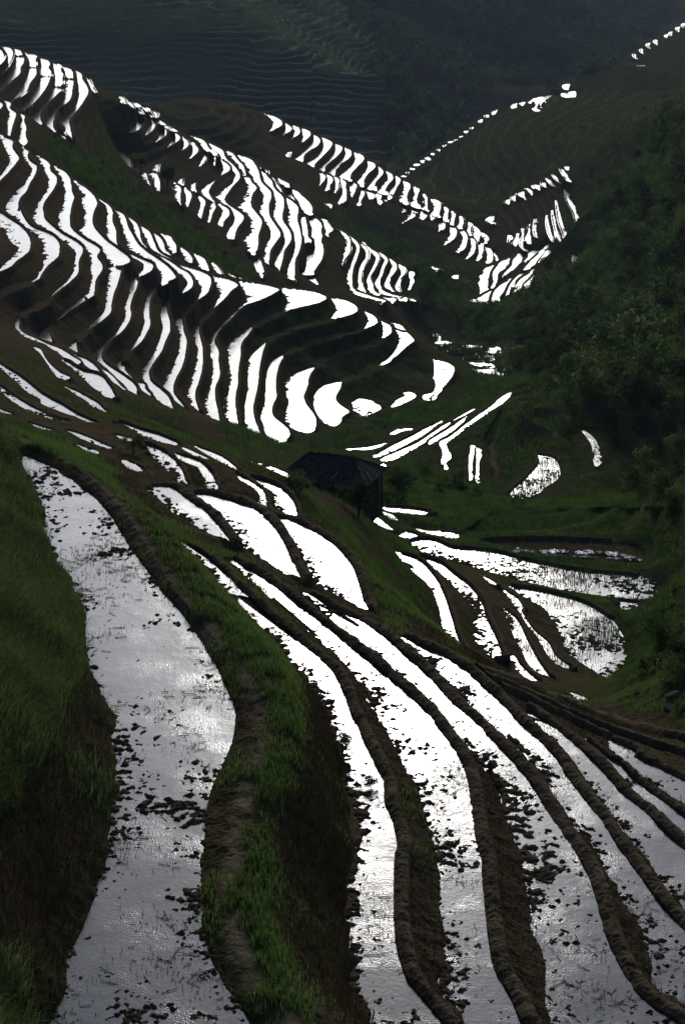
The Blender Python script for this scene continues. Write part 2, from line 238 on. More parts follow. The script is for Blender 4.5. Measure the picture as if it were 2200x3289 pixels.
P('t12', 71, 0.39, "B:568,473 622,483 663,518 693,558 733,598 758,682 738,682 697,602 647,548 597,523")
P('t12b', 71.2, 0.45, "B:733,686 778,698 803,738 848,785 813,842 803,940 853,1008 888,1058 888,1102 863,1182 853,1302 820,1353 777,1312 800,1290 717,1277 757,1200 787,1130 797,1072 737,1002 656,940 688,898 757,838 762,760")
P('t13', 72.4, 0.25, "B:688,516 772,533 833,588 863,648 888,738 963,818 968,870 948,940 963,1038 1003,1098 1048,1180 1012,1242 963,1312 953,1433 917,1412 927,1280 967,1200 957,1132 907,1062 872,1000 877,938 907,860 837,762 777,682 727,602")
P('t14', 73.6, 0.09, "B:833,578 903,638 933,688 973,728 993,788 1063,858 1078,930 1063,1050 1133,1168 1133,1232 1083,1312 1063,1402 1040,1483 997,1442 1047,1330 1087,1240 1057,1162 1007,1082 987,1000 1007,902 977,832 927,782 897,692")
P('t15', 74.8, 0.13, "B:948,691 1003,728 1053,788 1068,848 1143,898 1193,948 1188,1050 1208,1128 1223,1232 1203,1322 1173,1392 1168,1500 1183,1570 F:1322,135 1245,118 B:1100,1530 1107,1470 1147,1380 1172,1250 1127,1152 1112,1062 1107,932 1057,864 1027,832 1012,780")
P('t16', 75.6, 0.17, "B:1063,778 1113,808 1153,868 1193,942 1148,913 1117,872 1087,822")
P('t16b', 76.0, 0.06, "B:1213,1038 1257,1038 1273,1130 1278,1198 1301,1245 1238,1253 1227,1150")
P('t17', 74.5, 0.03, "B:1028,710 1093,738 1121,753 1113,783 1057,762")
P('t17b', 73.6, 0.12, "B:893,626 933,643 941,672 913,657")
P('t18', 76.8, 0.03, "B:1113,788 1173,808 1228,853 1303,928 1313,990 1302,1018 1228,973 1197,902 1147,852")
P('t19', 77.5, 0.03, "B:1228,998 1303,1023 1363,1058 1393,1100 1388,1160 1398,1190 1388,1240 1403,1270 1393,1392 1352,1453 1312,1518 1243,1518 1267,1430 1297,1320 1327,1310 1307,1230 1307,1120 1277,1060")
P('t19b', 78, 0.03, "F:1343,86 1458,90 1458,120 1483,162 1400,153 1342,142")
P('t20', 79.5, .2, "B:1368,1046 1423,1063 1468,1108 1483,1150 1442,1163 1453,1223 1433,1218 1427,1150 1397,1100")
P('t21', 72, .15, "B:798,1378 833,1378 893,1438 913,1520 F:1035,60 1030,118 990,60 B:858,1512 817,1420")
for H_, s_ in ((58.5, "320,1343 370,1355 432,1428 448,1483 398,1480 350,1400"), (59.3, "473,1413 510,1440 557,1512 520,1500"), (60.8, "610,1510 672,1553 630,1540"), (61.3, "700,1545 750,1566 710,1560"), (57.5, "205,1285 260,1320 310,1390 300,1420 240,1370"), (84, "1395,918 1455,920 1478,950 1470,962 1405,940")):
    P('sx', H_, .15, "B:" + s_)
# ---- third spur
for i_, (H_, m_, s_) in enumerate((
 (78, 0, "B:903,166 982,183 1043,213 1061,245 1042,278 953,322 982,270 982,222 947,192"), (79.2, 0, "B:1066,231 1103,253 1141,285 1122,318 1063,350 1092,300 1087,267"),
 (80.4, .2, "B:1118,263 1183,273 1208,300 1203,337 1128,388 1157,340 1162,302"), (81.6, 0, "B:1193,281 1263,298 1300,325 1293,357 1213,422 1237,370 1227,332"),
 (82.8, 0, "B:1308,333 1358,358 1380,395 1352,442 1272,493 1238,527 1217,575 1169,560 1213,518 1297,438 1327,390"), (81, 0, "B:1086,515 1130,488 1114,532"),
 (84, 0, "B:1353,348 1423,373 1478,403 1478,432 1422,503 1352,573 1311,615 1265,590 1338,548 1397,470 1402,402"), (85.2, 0, "B:1488,413 1558,438 1563,467 1522,523 1432,603 1402,648 1365,635 1438,578 1497,500 1507,452"),
 (86.4, 0, "C:268,453 313,463 338,500 312,543 242,593 188,640 200,690 145,670 183,623 252,558 287,510"), (87.6, 0, "C:346,493 403,503 441,535 433,562 382,613 333,672 328,733 237,705 297,648 357,578 367,532"),
 (88.8, 0, "C:456,558 523,578 531,620 472,673 443,722 443,783 382,755 418,708 467,630 477,592"), (90, .05, "C:546,603 593,633 600,667 573,702 533,752 538,813 480,795 507,750 557,678 567,650"),
 (91.2, .15, "C:620,646 663,663 685,710 642,763 623,800 633,848 572,827 597,768 646,710"), (92.2, .1, "C:691,683 738,703 745,737 703,797 682,858 649,841 697,770 709,722"),
 (93, .2, "C:753,725 813,743 831,775 808,830 803,880 823,938 735,890 772,830 777,770"), (94, .15, "C:848,781 891,788 893,840 883,890 908,963 839,932 862,870 865,820"),
 (95, .5, "C:928,836 958,848 973,900 973,988 957,982 942,890"), (95.8, .15, "C:993,878 1053,888 1086,945 1073,1000 1073,1038 1027,1017 1027,960"),
 (96.6, .1, "C:1090,933 1143,958 1148,1000 1138,1078 1105,1062 1117,990"), (97.4, .2, "C:1163,983 1203,998 1201,1050 1193,1103 1167,1087 1177,1030"),
 (98.2, .1, "C:1226,1023 1268,1043 1276,1080 1257,1133 1237,1127 1247,1070"), (99, .3, "C:1290,1076 1333,1088 1333,1140 1348,1191 1307,1172 1317,1120"),
 (99.8, .1, "C:1346,1103 1398,1148 1408,1238 1382,1227 1367,1150"), (100.4, .4, "C:1406,1158 1458,1188 1475,1225 1455,1258 1447,1210"),
 (84.2, 0, "C:63,663 103,673 111,720 68,770 77,710"), (85, 0, "C:103,666 163,688 173,745 153,767 148,807 113,821 127,770 137,732"), (86, 0, "C:173,688 218,703 228,760 218,807 193,833 202,780 192,732"),
 (87.2, 0, "C:220,710 278,728 288,780 293,862 267,913 212,925 247,880 261,800"), (88.4, .25, "C:291,736 368,753 371,802 341,868 317,852 322,790"), (89.4, .3, "C:393,773 428,788 443,850 413,900 423,938 382,938 387,890 416,830"),
 (90.4, .1, "C:448,798 493,813 523,882 488,893"), (91.4, 0, "C:513,820 558,828 573,880 600,910 580,933 552,917 537,870"), (92, .05, "C:578,846 653,848 663,887 620,905 592,897"),
 (93.8, .05, "C:736,908 803,940 770,993 759,930"), (94.5, .4, "C:757,1092 797,1040 807,998 865,1008 822,1062"), (94.6, 0, "C:823,950 883,985 870,1008 837,992"), (95.4, 0, "C:883,968 973,1020 940,1055 912,1052"), (96, 0, "C:968,1008 1018,1018 1036,1052 1008,1058"),
 (96.8, .05, "C:1043,1043 1113,1078 1121,1117 1097,1148 1065,1153 1072,1100"), (97.8, .15, "C:1128,1088 1193,1113 1220,1160 1192,1223 1122,1268 1162,1210 1162,1150"), (98.6, .1, "C:1208,1123 1278,1148 1308,1190 1303,1252 1272,1313 1222,1335 1262,1260 1267,1190"),
 (99.4, .05, "C:1313,1188 1363,1218 1378,1270 1352,1353 1307,1386 1342,1300 1337,1240"), (100.2, .15, "C:1383,1238 1433,1268 1441,1322 1412,1378 1377,1406 1407,1330"), (101, .1, "C:1443,1270 1493,1308 1508,1360 1498,1412 1463,1443 1477,1380 1467,1320"), (101.6, .05, "C:1508,1313 1553,1358 1571,1400 1555,1428 1547,1380"))):
    P('c%d' % i_, H_, m_, s_)
# ---- foot of the second spur
P('v1', 80, 0.34, "G:231,90 283,128 323,168 328,232 318,292 282,342 261,393 248,393 267,330 297,270 297,212 277,162")
P('v2', 81.4, 0.23, "G:310,138 373,188 401,228 398,282 378,342 348,432 343,560 353,598 422,628 522,662 623,692 578,720 595,698 480,675 400,655 328,615 317,560 298,540 297,470 337,378 367,300 376,240 342,192")
P('v3', 82.8, 0.17, "G:413,216 453,238 478,280 473,342 433,402 418,472 418,560 443,623 408,618 397,560 397,440 417,388 461,320 451,272")
P('v4', 84, 0.12, "G:433,198 493,258 543,283 570,315 553,382 522,443 493,492 518,558 528,608 585,647 488,633 477,570 465,530 497,448 531,380 541,322 497,284")
P('v5', 85.2, 0.12, "G:561,286 613,313 641,355 613,412 593,482 563,540 573,578 622,616 702,646 802,666 880,690 870,704 820,689 700,664 598,644 557,602 532,545 567,478 597,388 616,352")
P('v5b', 84.6, 0.23, "G:488,645 602,662 703,672 709,690 680,713 657,692 558,662")
P('v5c', 85, 0.12, "G:718,668 802,677 793,703 738,692")
P('v6', 86.4, 0.06, "G:650,335 703,373 718,415 692,462 658,502 658,560 694,615 638,592 607,570 637,498 657,448 681,400")
P('v7', 87.6, 0.06, "G:720,386 778,418 781,467 743,512 731,570 743,618 717,607 711,540 756,460")
P('v8', 89, 0.23, "G:840,448 853,465 838,500 848,525 828,570 815,603 817,560 834,520 825,490")
P('vx', 96, .3, "G:998,406 1083,430 1050,441 1018,427")
P('vy', 97.5, .0, "G:1193,492 1221,478 1217,508")
P('g0', 93, .4, "G:903,985 990,968 1052,978 1063,1032 928,1022")
P('g1', 92.4, .2, "G:968,1050 1100,1033 1193,1045 1193,1055 1000,1060")
P('g2', 91.8, .25, "G:1013,1080 1200,1063 1390,1068 1425,1085 1250,1107 1058,1122")
P('g3', 91.1, .25, "G:1068,1130 1300,1108 1560,1083 1582,1110 1568,1132 1400,1142 1280,1162 1098,1152")
P('g4', 90.4, .25, "G:1273,1180 1400,1158 1533,1143 1492,1202 1288,1202")
P('g5', 89.8, .5, "G:1308,1213 1480,1218 1535,1262 1400,1237")
P('g6', 89, .35, "H:228,1343 480,1348 513,1371 400,1398 278,1392")
# ---- right-hand foot slope and nearer right spur
for i_, (H_, m_, s_) in enumerate((
 (100, .05, "375,686 338,698 298,738 275,790 277,832 288,860 280,882 323,862 328,820 334,760 353,722"), (99, .1, "477,643 418,658 388,688 357,740 362,790 355,835 383,792 398,732 443,702"), (98, .2, "592,600 538,613 488,648 477,690 437,730 415,763 473,722 523,682 573,622"),
 (97, .1, "657,590 618,598 578,638 547,672 602,642 643,617"), (96, .05, "722,563 688,583 638,623 598,658 547,718 602,702 643,642 693,602"), (95, .05, "777,543 728,553 688,583 742,567"), (95.2, .05, "777,558 728,573 698,608 652,673 692,657 723,612"),
 (98.5, .25, "372,836 298,873 273,898 259,940 262,967 290,978 323,942 338,892"), (97.5, .1, "502,763 428,798 378,838 357,878 347,933 383,932 403,882 443,842"), (96.5, .05, "602,713 538,738 488,778 437,881 463,877 503,802 563,752"), (95.5, .2, "637,708 578,743 528,778 482,863 513,857 563,792 613,737"), (94.5, .05, "617,753 588,778 565,828 578,830 603,792"),
 (97, .1, "543,453 553,500 533,530 538,568 571,600 552,562 555,500"), (96, .2, "588,428 598,490 601,552 577,547 579,480"), (98, .1, "517,488 525,520 505,573 487,560 497,520"), (93.5, .1, "703,368 718,450 743,543 717,502 699,430"), (92.5, .1, "736,338 753,400 763,460 791,520 787,538 767,522 752,460 735,380"), (91.5, .1, "760,278 783,360 803,440 828,500 815,531 797,472 772,400"),
 (89.5, .1, "818,193 833,230 838,263 873,308 888,368 913,410 888,433 867,352 837,302 819,250"), (99, .2, "463,498 483,520 457,543"), (95, .5, "628,398 648,398 633,435 638,513 625,500"),
 (95, 0, "513,235 560,220 558,245 573,275 538,262"), (97, 0, "433,290 473,273 462,308"), (96, 0, "478,260 503,250 500,285"), (94, .2, "568,203 603,213 618,248 588,232"), (92.5, 0, "620,183 653,180 668,221 638,212"), (91.5, 0, "668,163 693,168 695,198 678,192"), (90.5, 0, "698,140 723,153 758,193 728,177"), (89.5, 0, "736,116 758,128 808,181 758,147"), (87.5, 0, "783,80 803,88 843,163 813,132"), (87, 0, "818,68 835,68 830,88"), (99, 0, "323,400 358,378 353,410 368,428 338,420"), (94, .1, "225,915 248,903 240,922"), (90, .1, "868,620 885,622 878,685 868,660"))):
    P('p%d' % i_, H_, m_, "H:" + s_)
# ---- tips of the fields along the far ridges
tips = [(780, 698), (820, 665), (850, 630), (887, 600), (940, 568), (980, 542), (1030, 508), (1078, 475), (1125, 438), (1178, 410), (1225, 390), (1268, 362), (1308, 322), (1358, 290), (1428, 230), (1480, 188), (1538, 152)]
for i_, (x_, y_) in enumerate(tips):
    w_ = (11, 14, 10, 13)[i_ % 4]
    P('d%d' % i_, 104 - 5 * i_ / 16, 0, "C:%g,%g %g,%g %g,%g %g,%g" % (x_ - w_, y_ - 9 + (i_ % 3) * 3, x_ + w_, y_ - 11, x_ + 4, y_ + 2, x_ + 13, y_ + 13))
for H_, s_ in ((98.6, "310,765 362,738 352,788"), (98.2, "370,742 428,728 407,760"), (97.8, "433,735 488,710 472,742 443,744"), (97.3, "488,706 548,693 523,740 503,765 523,803 487,790 492,750"), (97, "543,710 600,683 563,715 578,743 553,727 533,750 548,773 522,755"),
               (96.3, "693,668 785,653 768,702 718,697"), (95.6, "698,610 728,600 715,643"), (92.6, "1143,460 1428,466 1425,473 1148,467"), (98.9, "178,818 222,783 205,820"), (99.1, "133,838 160,822 152,842"), (99.4, "90,872 115,855 108,880")):  # the long thin outline stands for a white road, drawn as paddy water
    P('dd', H_, .05, "D:" + s_)
for i_, (x_, y_) in enumerate([(1215, 400), (1265, 365), (1312, 325), (1365, 300), (1445, 262), (1475, 243), (1525, 208), (1566, 182)]):
    P('far%d' % i_, 107 - 1.8 * i_, 0, "D:%g,%g %g,%g %g,%g %g,%g %g,%g" % (x_ - 10, y_ - 15, x_ + 9, y_ - 20, x_ + 0, y_ - 1, x_ + 17, y_ + 20, x_ - 6, y_ + 7))
# ---- control lines of the bare ground: ("u,v,H ...") native view pixel and height below the camera
LINES = [
 ("N:40,60 120,90 200,125 350,208 500,322 600,425 700,565 800,722 900,872 1020,1012 1120,1135 1220,1262 1290,1400 O:1310,70 1310,200 1250,380 1190,600 1190,720 1150,820 1150,950 1180,1080 1220,1230 1300,1380 1420,1500 1600,1700", 19.80),
 ("N:700,420 860,600 1000,770 1150,950 1300,1120 1420,1300 1480,1500 O:1470,100 1440,220 1410,380 1335,560 1310,800 1300,950 1330,1150 1400,1300 1500,1420 1700,1650", 19.90),
 ("F:1185,402 1080,440 1010,475 960,508", 61.6), ("G:156,853 60,870 0,886 F:1437,494 1300,530 1150,585 1062,643", 62.9), ("G:431,938 250,985 100,1015 0,1038 F:1437,646 1330,690 1225,742", 64.2),
 ("G:588,1021 400,1080 200,1140 50,1190 F:1487,846", 65.5), ("G:563,1244 450,1290 350,1330 250,1380", 66.8),
 ("E:250,806 130,850 0,895 -80,925", 45.2), ("E:416,945 340,1000 270,1040 205,1028 178,1080", 46.7), ("E:748,1200 690,1240 645,1300", 49.8), ("E:1083,1390 1050,1430 1035,1455", 53.0), ("F:473,311 400,365 345,412", 56.4), ("F:598,388 545,440 497,483", 58.1),
 ("L:640,150 780,118 870,112 960,180 1050,262 1122,342 1180,440 1192,560 1150,660", 55.3), ("L:1000,80 1130,180 1250,282 1330,400 1380,540 1360,680 1280,760", 53.8), ("L:1250,100 1400,250 1480,400 1522,560 1500,700", 52.3), ("L:830,290 900,330 960,420 985,520 960,600", 56.0),
 ("I:-60,840 0,880 120,930", 19.7),
]
CTRL_H = """0,1470,19.2 0,1600,18.2 0,1800,17.6 0,2100,17.2 0,2400,17.1 0,2700,17.2 0,3000,17.7 0,3250,18.3 -250,1700,15.5 -250,2200,15 -250,2800,15.5
150,2000,18.2 170,2300,18.3 150,2600,18.5 100,2900,18.8
0,1400,20.5 150,1420,21.5 300,1500,21.8 420,1600,22 500,1680,22.1
1000,1600,33.6 1000,1558,35.4 1100,1584,35.8 1190,1612,36.0 1150,1660,34.8 900,1640,29.5 1000,1750,29 1150,1800,31 1180,1900,28.5 1250,1950,30 1330,2040,30
560,1330,60 700,1400,62 900,1440,64.5 1100,1390,70 1180,1345,73 1350,1300,73 1480,1285,73.5
1300,1580,44 1420,1560,50 1500,1600,48 1650,1640,48 1800,1640,47 2000,1620,46 2100,1700,44 1700,1700,46 1900,1720,45.6 2080,1780,44.8
1700,1300,62 1900,1250,60 2100,1300,55 1750,1380,59 2000,1430,54 2050,1550,49 2200,1250,52 2190,1500,48 2190,1750,42 2190,2000,38 2150,2150,37 2080,2120,38.5 2190,2310,32 2000,2290,34 2050,2000,41 1850,2250,34 2350,1500,40 2350,2000,30 2350,1000,55 2350,500,50
1850,620,80 1750,950,86 1650,1050,91 1700,1150,85 1800,1100,80 2000,900,74 2000,1100,72 2190,1000,64 2190,700,64 2000,650,75 2190,450,62 1950,480,80 1900,800,80 1850,1200,70 2100,1150,62
1300,560,104.6 1400,480,102.6 1500,410,101 1640,335,99.4 1760,305,98 1840,288,96.8 1950,240,95.2 2050,205,93.4 2200,195,92.2 2030,260,90.5 2190,265,89.5
1500,560,99 1700,500,93 1900,400,86 2100,350,82 1400,600,102 1350,640,103 1650,600,97.6
200,480,53.8 400,600,67 600,750,70 300,420,56 330,300,54.6 350,360,56.8 390,430,59.4 300,520,58.5 500,660,68 800,880,73.5 1000,850,80 950,1000,88 1100,1000,91 1250,1000,94 1300,900,98 1200,780,95.5 1450,950,99
560,330,72 700,320,76 800,360,77 620,420,74 850,480,78.5 1000,500,80
1450,1070,92 1600,1230,87 1500,1330,74 1600,1350,66 1560,1450,61
0,1130,43 60,1120,43.5 150,1190,44 250,1260,42 330,1290,40
640,1320,48 420,1410,47
2200,120,93 2100,165,99"""
CTRL_D = """0,0,900 0,130,865 400,0,890 400,200,845 700,300,815 1000,0,905 1000,450,765 1230,190,805 1250,440,772 1180,0,940 850,150,845 -200,0,905 -200,180,860
1400,250,1000 1500,0,1150 1900,0,1500 2200,0,1700 1700,250,1050 2000,150,1300 1330,380,850 1550,330,960 2400,0,1700 2400,150,1300
0,-350,1050 700,-350,1080 1300,-350,1250 2200,-200,2100 -300,-350,1050 2500,-200,2100"""
CTRL_HID = """-300,600,118 0,620,119 400,620,119 800,640,121 1200,640,124 1500,790,126 1900,820,126 2200,1040,118 400,430,78 100,430,72 700,440,88
-300,2450,20 700,2450,20 1500,2450,20 2500,2450,10 -300,125,36
1300,290,86 1500,280,84 900,280,72 600,270,66 1100,300,84"""

RIDGES = [("M:530,962 700,1010 900,1082 1100,1168 1300,1238 1450,1275 1640,1315", .30, .26, 'outermost thin mud dike of the bundle running to the right edge, beside the green grass'),
          ("M:575,995 760,1068 950,1150 1150,1232 1350,1310 1640,1390", .28, .24, 'middle thin mud dike of the bundle running to the right edge'),
          ("M:640,1040 820,1120 1000,1202 1190,1290", .24, .22, 'inner thin mud dike of the bundle, ending where the upper right water begins')]
MAIN = "J:150,425 230,540 320,640 480,765 680,865 900,972 1100,1062 1300,1152 1500,1252 M:160,745 300,822 400,878 500,955"
# ------------------------------------------------------------------ outlines -> plan (x, y) polygons
def smooth(p, closed=True, n=4):
    """Catmull-Rom through the surveyed points, sharp corners kept."""
    p = np.asarray(p, float); N = len(p)
    if N < 3: return p
    out = []
    rngN = range(N if closed else N - 1)
    def tang(i):
        a = p[(i - 1) % N] if closed or i > 0 else p[i]; b = p[(i + 1) % N] if closed or i < N - 1 else p[i]
        d1 = p[i] - a; d2 = b - p[i]; l1 = np.hypot(*d1) + 1e-9; l2 = np.hypot(*d2) + 1e-9
        c = (d1 @ d2) / (l1 * l2)
        if c < 0.15: return np.zeros(2)
        t = d1 / l1 + d2 / l2; return t / (np.hypot(*t) + 1e-9)
    T = [tang(i) for i in range(N)]
    for i in rngN:
        a = p[i]; b = p[(i + 1) % N]; L_ = np.hypot(*(b - a)); m0 = T[i] * L_; m1 = T[(i + 1) % N] * L_
        for k in range(n):
            t = k / n; t2 = t * t; t3 = t2 * t
            out.append((2 * t3 - 3 * t2 + 1) * a + (t3 - 2 * t2 + t) * m0 + (-2 * t3 + 3 * t2) * b + (t3 - t2) * m1)
    if not closed: out.append(p[-1])
    return np.array(out)
pads = []          # dicts: name, H, mud, xy (smoothed plan polygon)
def add_pad(n, H, m, uv):
    pads.append(dict(name=n, H=H, z=CAMZ - H, mud=max(m, .07 if H < 45 else .015) if n != 'bed' else 0, xy=smooth(on_level(uv, H))))
for k in range(8):
    r_, l_ = pts(R[k]), pts(L[k])
    s = 1 if np.allclose(r_[0], l_[0]) else 0
    add_pad('f%d' % k, FH[k], FM[k], np.concatenate([r_, l_[::-1][:len(l_) - s]]))
for n_, H_, m_, r_, l_ in (('j1', 23.0, .28, J1R, J1L), ('j2', 23.6, .13, J2R, J2L), ('j3', 24.4, .16, J3R, J3L)):
    r_, l_ = pts(r_), pts(l_); l2 = l_[::-1]
    if np.allclose(l2[0], r_[-1]): l2 = l2[1:]
    if np.allclose(l2[-1], r_[0]): l2 = l2[:-1]
    add_pad(n_, H_, m_, np.concatenate([r_, l2]))
for n_, H_, m_, s_ in PAD: add_pad(n_, H_, m_, pts(s_))

# ------------------------------------------------------------------ polar grid (azimuth x distance): the ground is sampled finer where it is near
NA = 1440
TH = np.radians(np.linspace(-16.5, 16.5, NA)); dTH = TH[1] - TH[0]
rr = [25.0]
while rr[-1] < 2300: rr.append(rr[-1] + 0.036 * max(rr[-1] / 50, .72) ** 1.45)
RR = np.array(rr); NR = len(RR); dR = np.gradient(RR)
print('grid', NR, NA, NR * NA)
X2 = (RR[:, None] * np.sin(TH)[None]).astype(np.float32); Y2 = (RR[:, None] * np.cos(TH)[None]).astype(np.float32)
def togrid(xy):
    r = np.hypot(xy[:, 0], xy[:, 1]); th = np.arctan2(xy[:, 0], xy[:, 1])
    return (th - TH[0]) / dTH, np.interp(r, RR, np.arange(NR), left=-50, right=NR + 50)
def densify(p, closed=True, m=6):
    q = np.roll(p, -1, 0) if closed else p[1:]; a = p if closed else p[:-1]
    t = (np.arange(m) / m)[None, :, None]
    o = (a[:, None] * (1 - t) + q[:, None] * t).reshape(-1, 2)
    return o if closed else np.concatenate([o, p[-1:]])
def raster(xy):
    """nonzero-winding fill -> (row0, col0, bool block)"""
    cx, cy = togrid(densify(xy)); r0 = max(int(math.floor(cy.min())), 0); r1 = min(int(math.ceil(cy.max())) + 1, NR)
    c0 = max(int(math.floor(cx.min())), 0); c1 = min(int(math.ceil(cx.max())) + 2, NA)
    if r1 <= r0 or c1 <= c0: return None
    acc = np.zeros((r1 - r0, c1 - c0 + 1), np.int16)
    x2 = np.roll(cx, -1); y2 = np.roll(cy, -1)
    for j in range(len(cx)):
        ya, yb = cy[j], y2[j]
        if ya == yb: continue
        s = 1 if yb > ya else -1; lo, hi = (ya, yb) if s > 0 else (yb, ya)
        rows = np.arange(max(int(math.ceil(lo)), r0), min(int(math.ceil(hi)), r1))
        if not len(rows): continue
        xs = cx[j] + (rows - ya) / (yb - ya) * (x2[j] - cx[j])
        cols = np.clip(np.ceil(xs).astype(int) - c0, 0, c1 - c0)
        np.add.at(acc, (rows - r0, cols), s)
    return r0, c0, (np.cumsum(acc[:, :-1], 1) != 0)
def outset(xy, w):
    a = np.roll(xy, 1, 0); b = np.roll(xy, -1, 0); t = b - a; l = np.hypot(t[:, 0], t[:, 1])[:, None] + 1e-9
    n = np.stack([t[:, 1], -t[:, 0]], 1) / l
    ar = np.sum(xy[:, 0] * np.roll(xy[:, 1], -1) - np.roll(xy[:, 0], -1) * xy[:, 1])
    return xy + n * (w if ar > 0 else -w)
# value noise on the plan
def vnoise(x, y, seed):
    xi = np.floor(x).astype(np.int64); yi = np.floor(y).astype(np.int64)
    fx = (x - xi).astype(np.float32); fy = (y - yi).astype(np.float32)
    fx = fx * fx * (3 - 2 * fx); fy = fy * fy * (3 - 2 * fy)
    tab = np.random.default_rng(seed).random(65536).astype(np.float32)
    h = lambda a, b: tab[((a * 73856093) ^ (b * 19349663)) & 65535]
    v0 = h(xi, yi); v1 = h(xi + 1, yi); v2 = h(xi, yi + 1); v3 = h(xi + 1, yi + 1)
    return (v0 + (v1 - v0) * fx) + ((v2 + (v3 - v2) * fx) - (v0 + (v1 - v0) * fx)) * fy - .5
def fbm(x, y, size, octs, seed, gain=.55):
    o = 0; a = 1; f = 1 / size; c, s = math.cos(.6), math.sin(.6)
    for k in range(octs):
        o = o + a * vnoise((x * c - y * s) * f, (x * s + y * c) * f, seed + k); a *= gain; f *= 2.03; c, s = c * .8 - s * .6, s * .8 + c * .6
    return o

# ------------------------------------------------------------------ constraints: slope t = H / distance is what gets interpolated
tc = np.zeros((NR, NA), np.float32); known = np.zeros((NR, NA), bool)
pid = np.full((NR, NA), -1, np.int16)
for k in range(len(pads)):
    g = raster(pads[k]['xy'])
    if g is None: continue
    r0, c0, m = g; sl = (slice(r0, r0 + m.shape[0]), slice(c0, c0 + m.shape[1]))
    free = m & (pid[sl] < 0)
    ov = m & (pid[sl] >= 0)
    if ov.sum() > .25 * m.sum(): print('overlap', pads[k]['name'], [pads[i]['name'] for i in np.unique(pid[sl][ov])], ov.sum() / m.sum())
    pid[sl][free] = k
HP = np.array([p['H'] for p in pads], np.float32)
inp = pid >= 0
tc[inp] = (HP[pid] / RR[:, None])[inp]; known |= inp
def disc(xy, H, wa=2, wr=2):
    cx, cy = togrid(np.asarray(xy)[None]); a = int(round(cx[0])); b = int(round(cy[0]))
    sl = (slice(max(b - wr, 0), min(b + wr + 1, NR)), slice(max(a - wa, 0), min(a + wa + 1, NA)))
    if sl[0].start >= sl[0].stop or sl[1].start >= sl[1].stop: return
    f = ~inp[sl]; tc[sl][f] = (H / RR[sl[0], None] * np.ones(f.shape))[f]; known[sl] |= f
for s_, H_ in LINES:
    for q in densify(smooth(on_level(pts(s_), H_), False, 6), False, 40): disc(q, H_, *((4, 3) if H_ > 40 else (1, 1)))
def ctl(s):
    return [tuple(float(v) for v in w.split(',')) for w in s.split()]
CP = []                                                     # (theta, ln r, t, softness)
for u, v, H in ctl(CTRL_H): q = on_level((u, v), H); r = np.hypot(*q); CP.append((math.atan2(*q), math.log(r), H / r, 1))
for u, v, d in ctl(CTRL_D): q, H = at_dist((u, v), d); CP.append((math.atan2(*q), math.log(d), H / d, 1))
for u, d, H in ctl(CTRL_HID): CP.append((math.atan((u - 1100) / F_PX * 1.03), math.log(d), H / d, 1))
for s_, H_ in LINES:
    for q in smooth(on_level(pts(s_), H_), False, 1): r = np.hypot(*q); CP.append((math.atan2(*q), math.log(r), H_ / r, .5))
for p in pads:
    r_ = np.hypot(p['xy'][:, 0], p['xy'][:, 1]); a_ = np.arctan2(p['xy'][:, 0], p['xy'][:, 1]); L_ = len(r_)
    n_ = max(2, min(14, int((np.ptp(a_) + np.ptp(np.log(r_))) / .012)))
    for j in np.linspace(0, L_, n_, endpoint=False).astype(int): CP.append((a_[j], math.log(r_[j]), p['H'] / r_[j], 2))
CP = np.array(CP)
def tps(d2): return np.where(d2 > 1e-14, .5 * d2 * np.log(np.maximum(d2, 1e-14)), 0)
def fit_base(CP):
    A = CP[:, :2] * [1.6, 1.0]; n = len(A); K = tps(((A[:, None] - A[None]) ** 2).sum(-1)) + np.diag(np.where(CP[:, 3] == 2, 4e-3, 1e-3))
    Pm = np.c_[np.ones(n), A]; M = np.block([[K, Pm], [Pm.T, np.zeros((3, 3))]]); w = np.linalg.solve(M, np.r_[CP[:, 2], 0, 0, 0])
    gth = np.linspace(TH[0], TH[-1], 90); glr = np.log(RR)[np.linspace(0, NR - 1, 330).astype(int)]; ri = np.linspace(0, NR - 1, 330).astype(int)
    G = np.stack(np.meshgrid(gth, glr), -1).reshape(-1, 2) * [1.6, 1.0]; out = np.empty(len(G))
    for i in range(0, len(G), 3000):
        g_ = G[i:i + 3000]; out[i:i + 3000] = tps(((g_[:, None] - A[None]) ** 2).sum(-1)) @ w[:n] + w[n] + g_ @ w[n + 1:]
    out = out.reshape(330, 90)
    a = np.stack([np.interp(np.arange(NR), ri, out[:, j]) for j in range(90)], 1)
    f = np.linspace(0, 89, NA); x0 = np.minimum(f.astype(int), 88); fx = (f - x0)[None]
    return (a[:, x0] * (1 - fx) + a[:, x0 + 1] * fx).astype(np.float32)
base = fit_base(CP); print('base', len(CP), time.time() - T0)
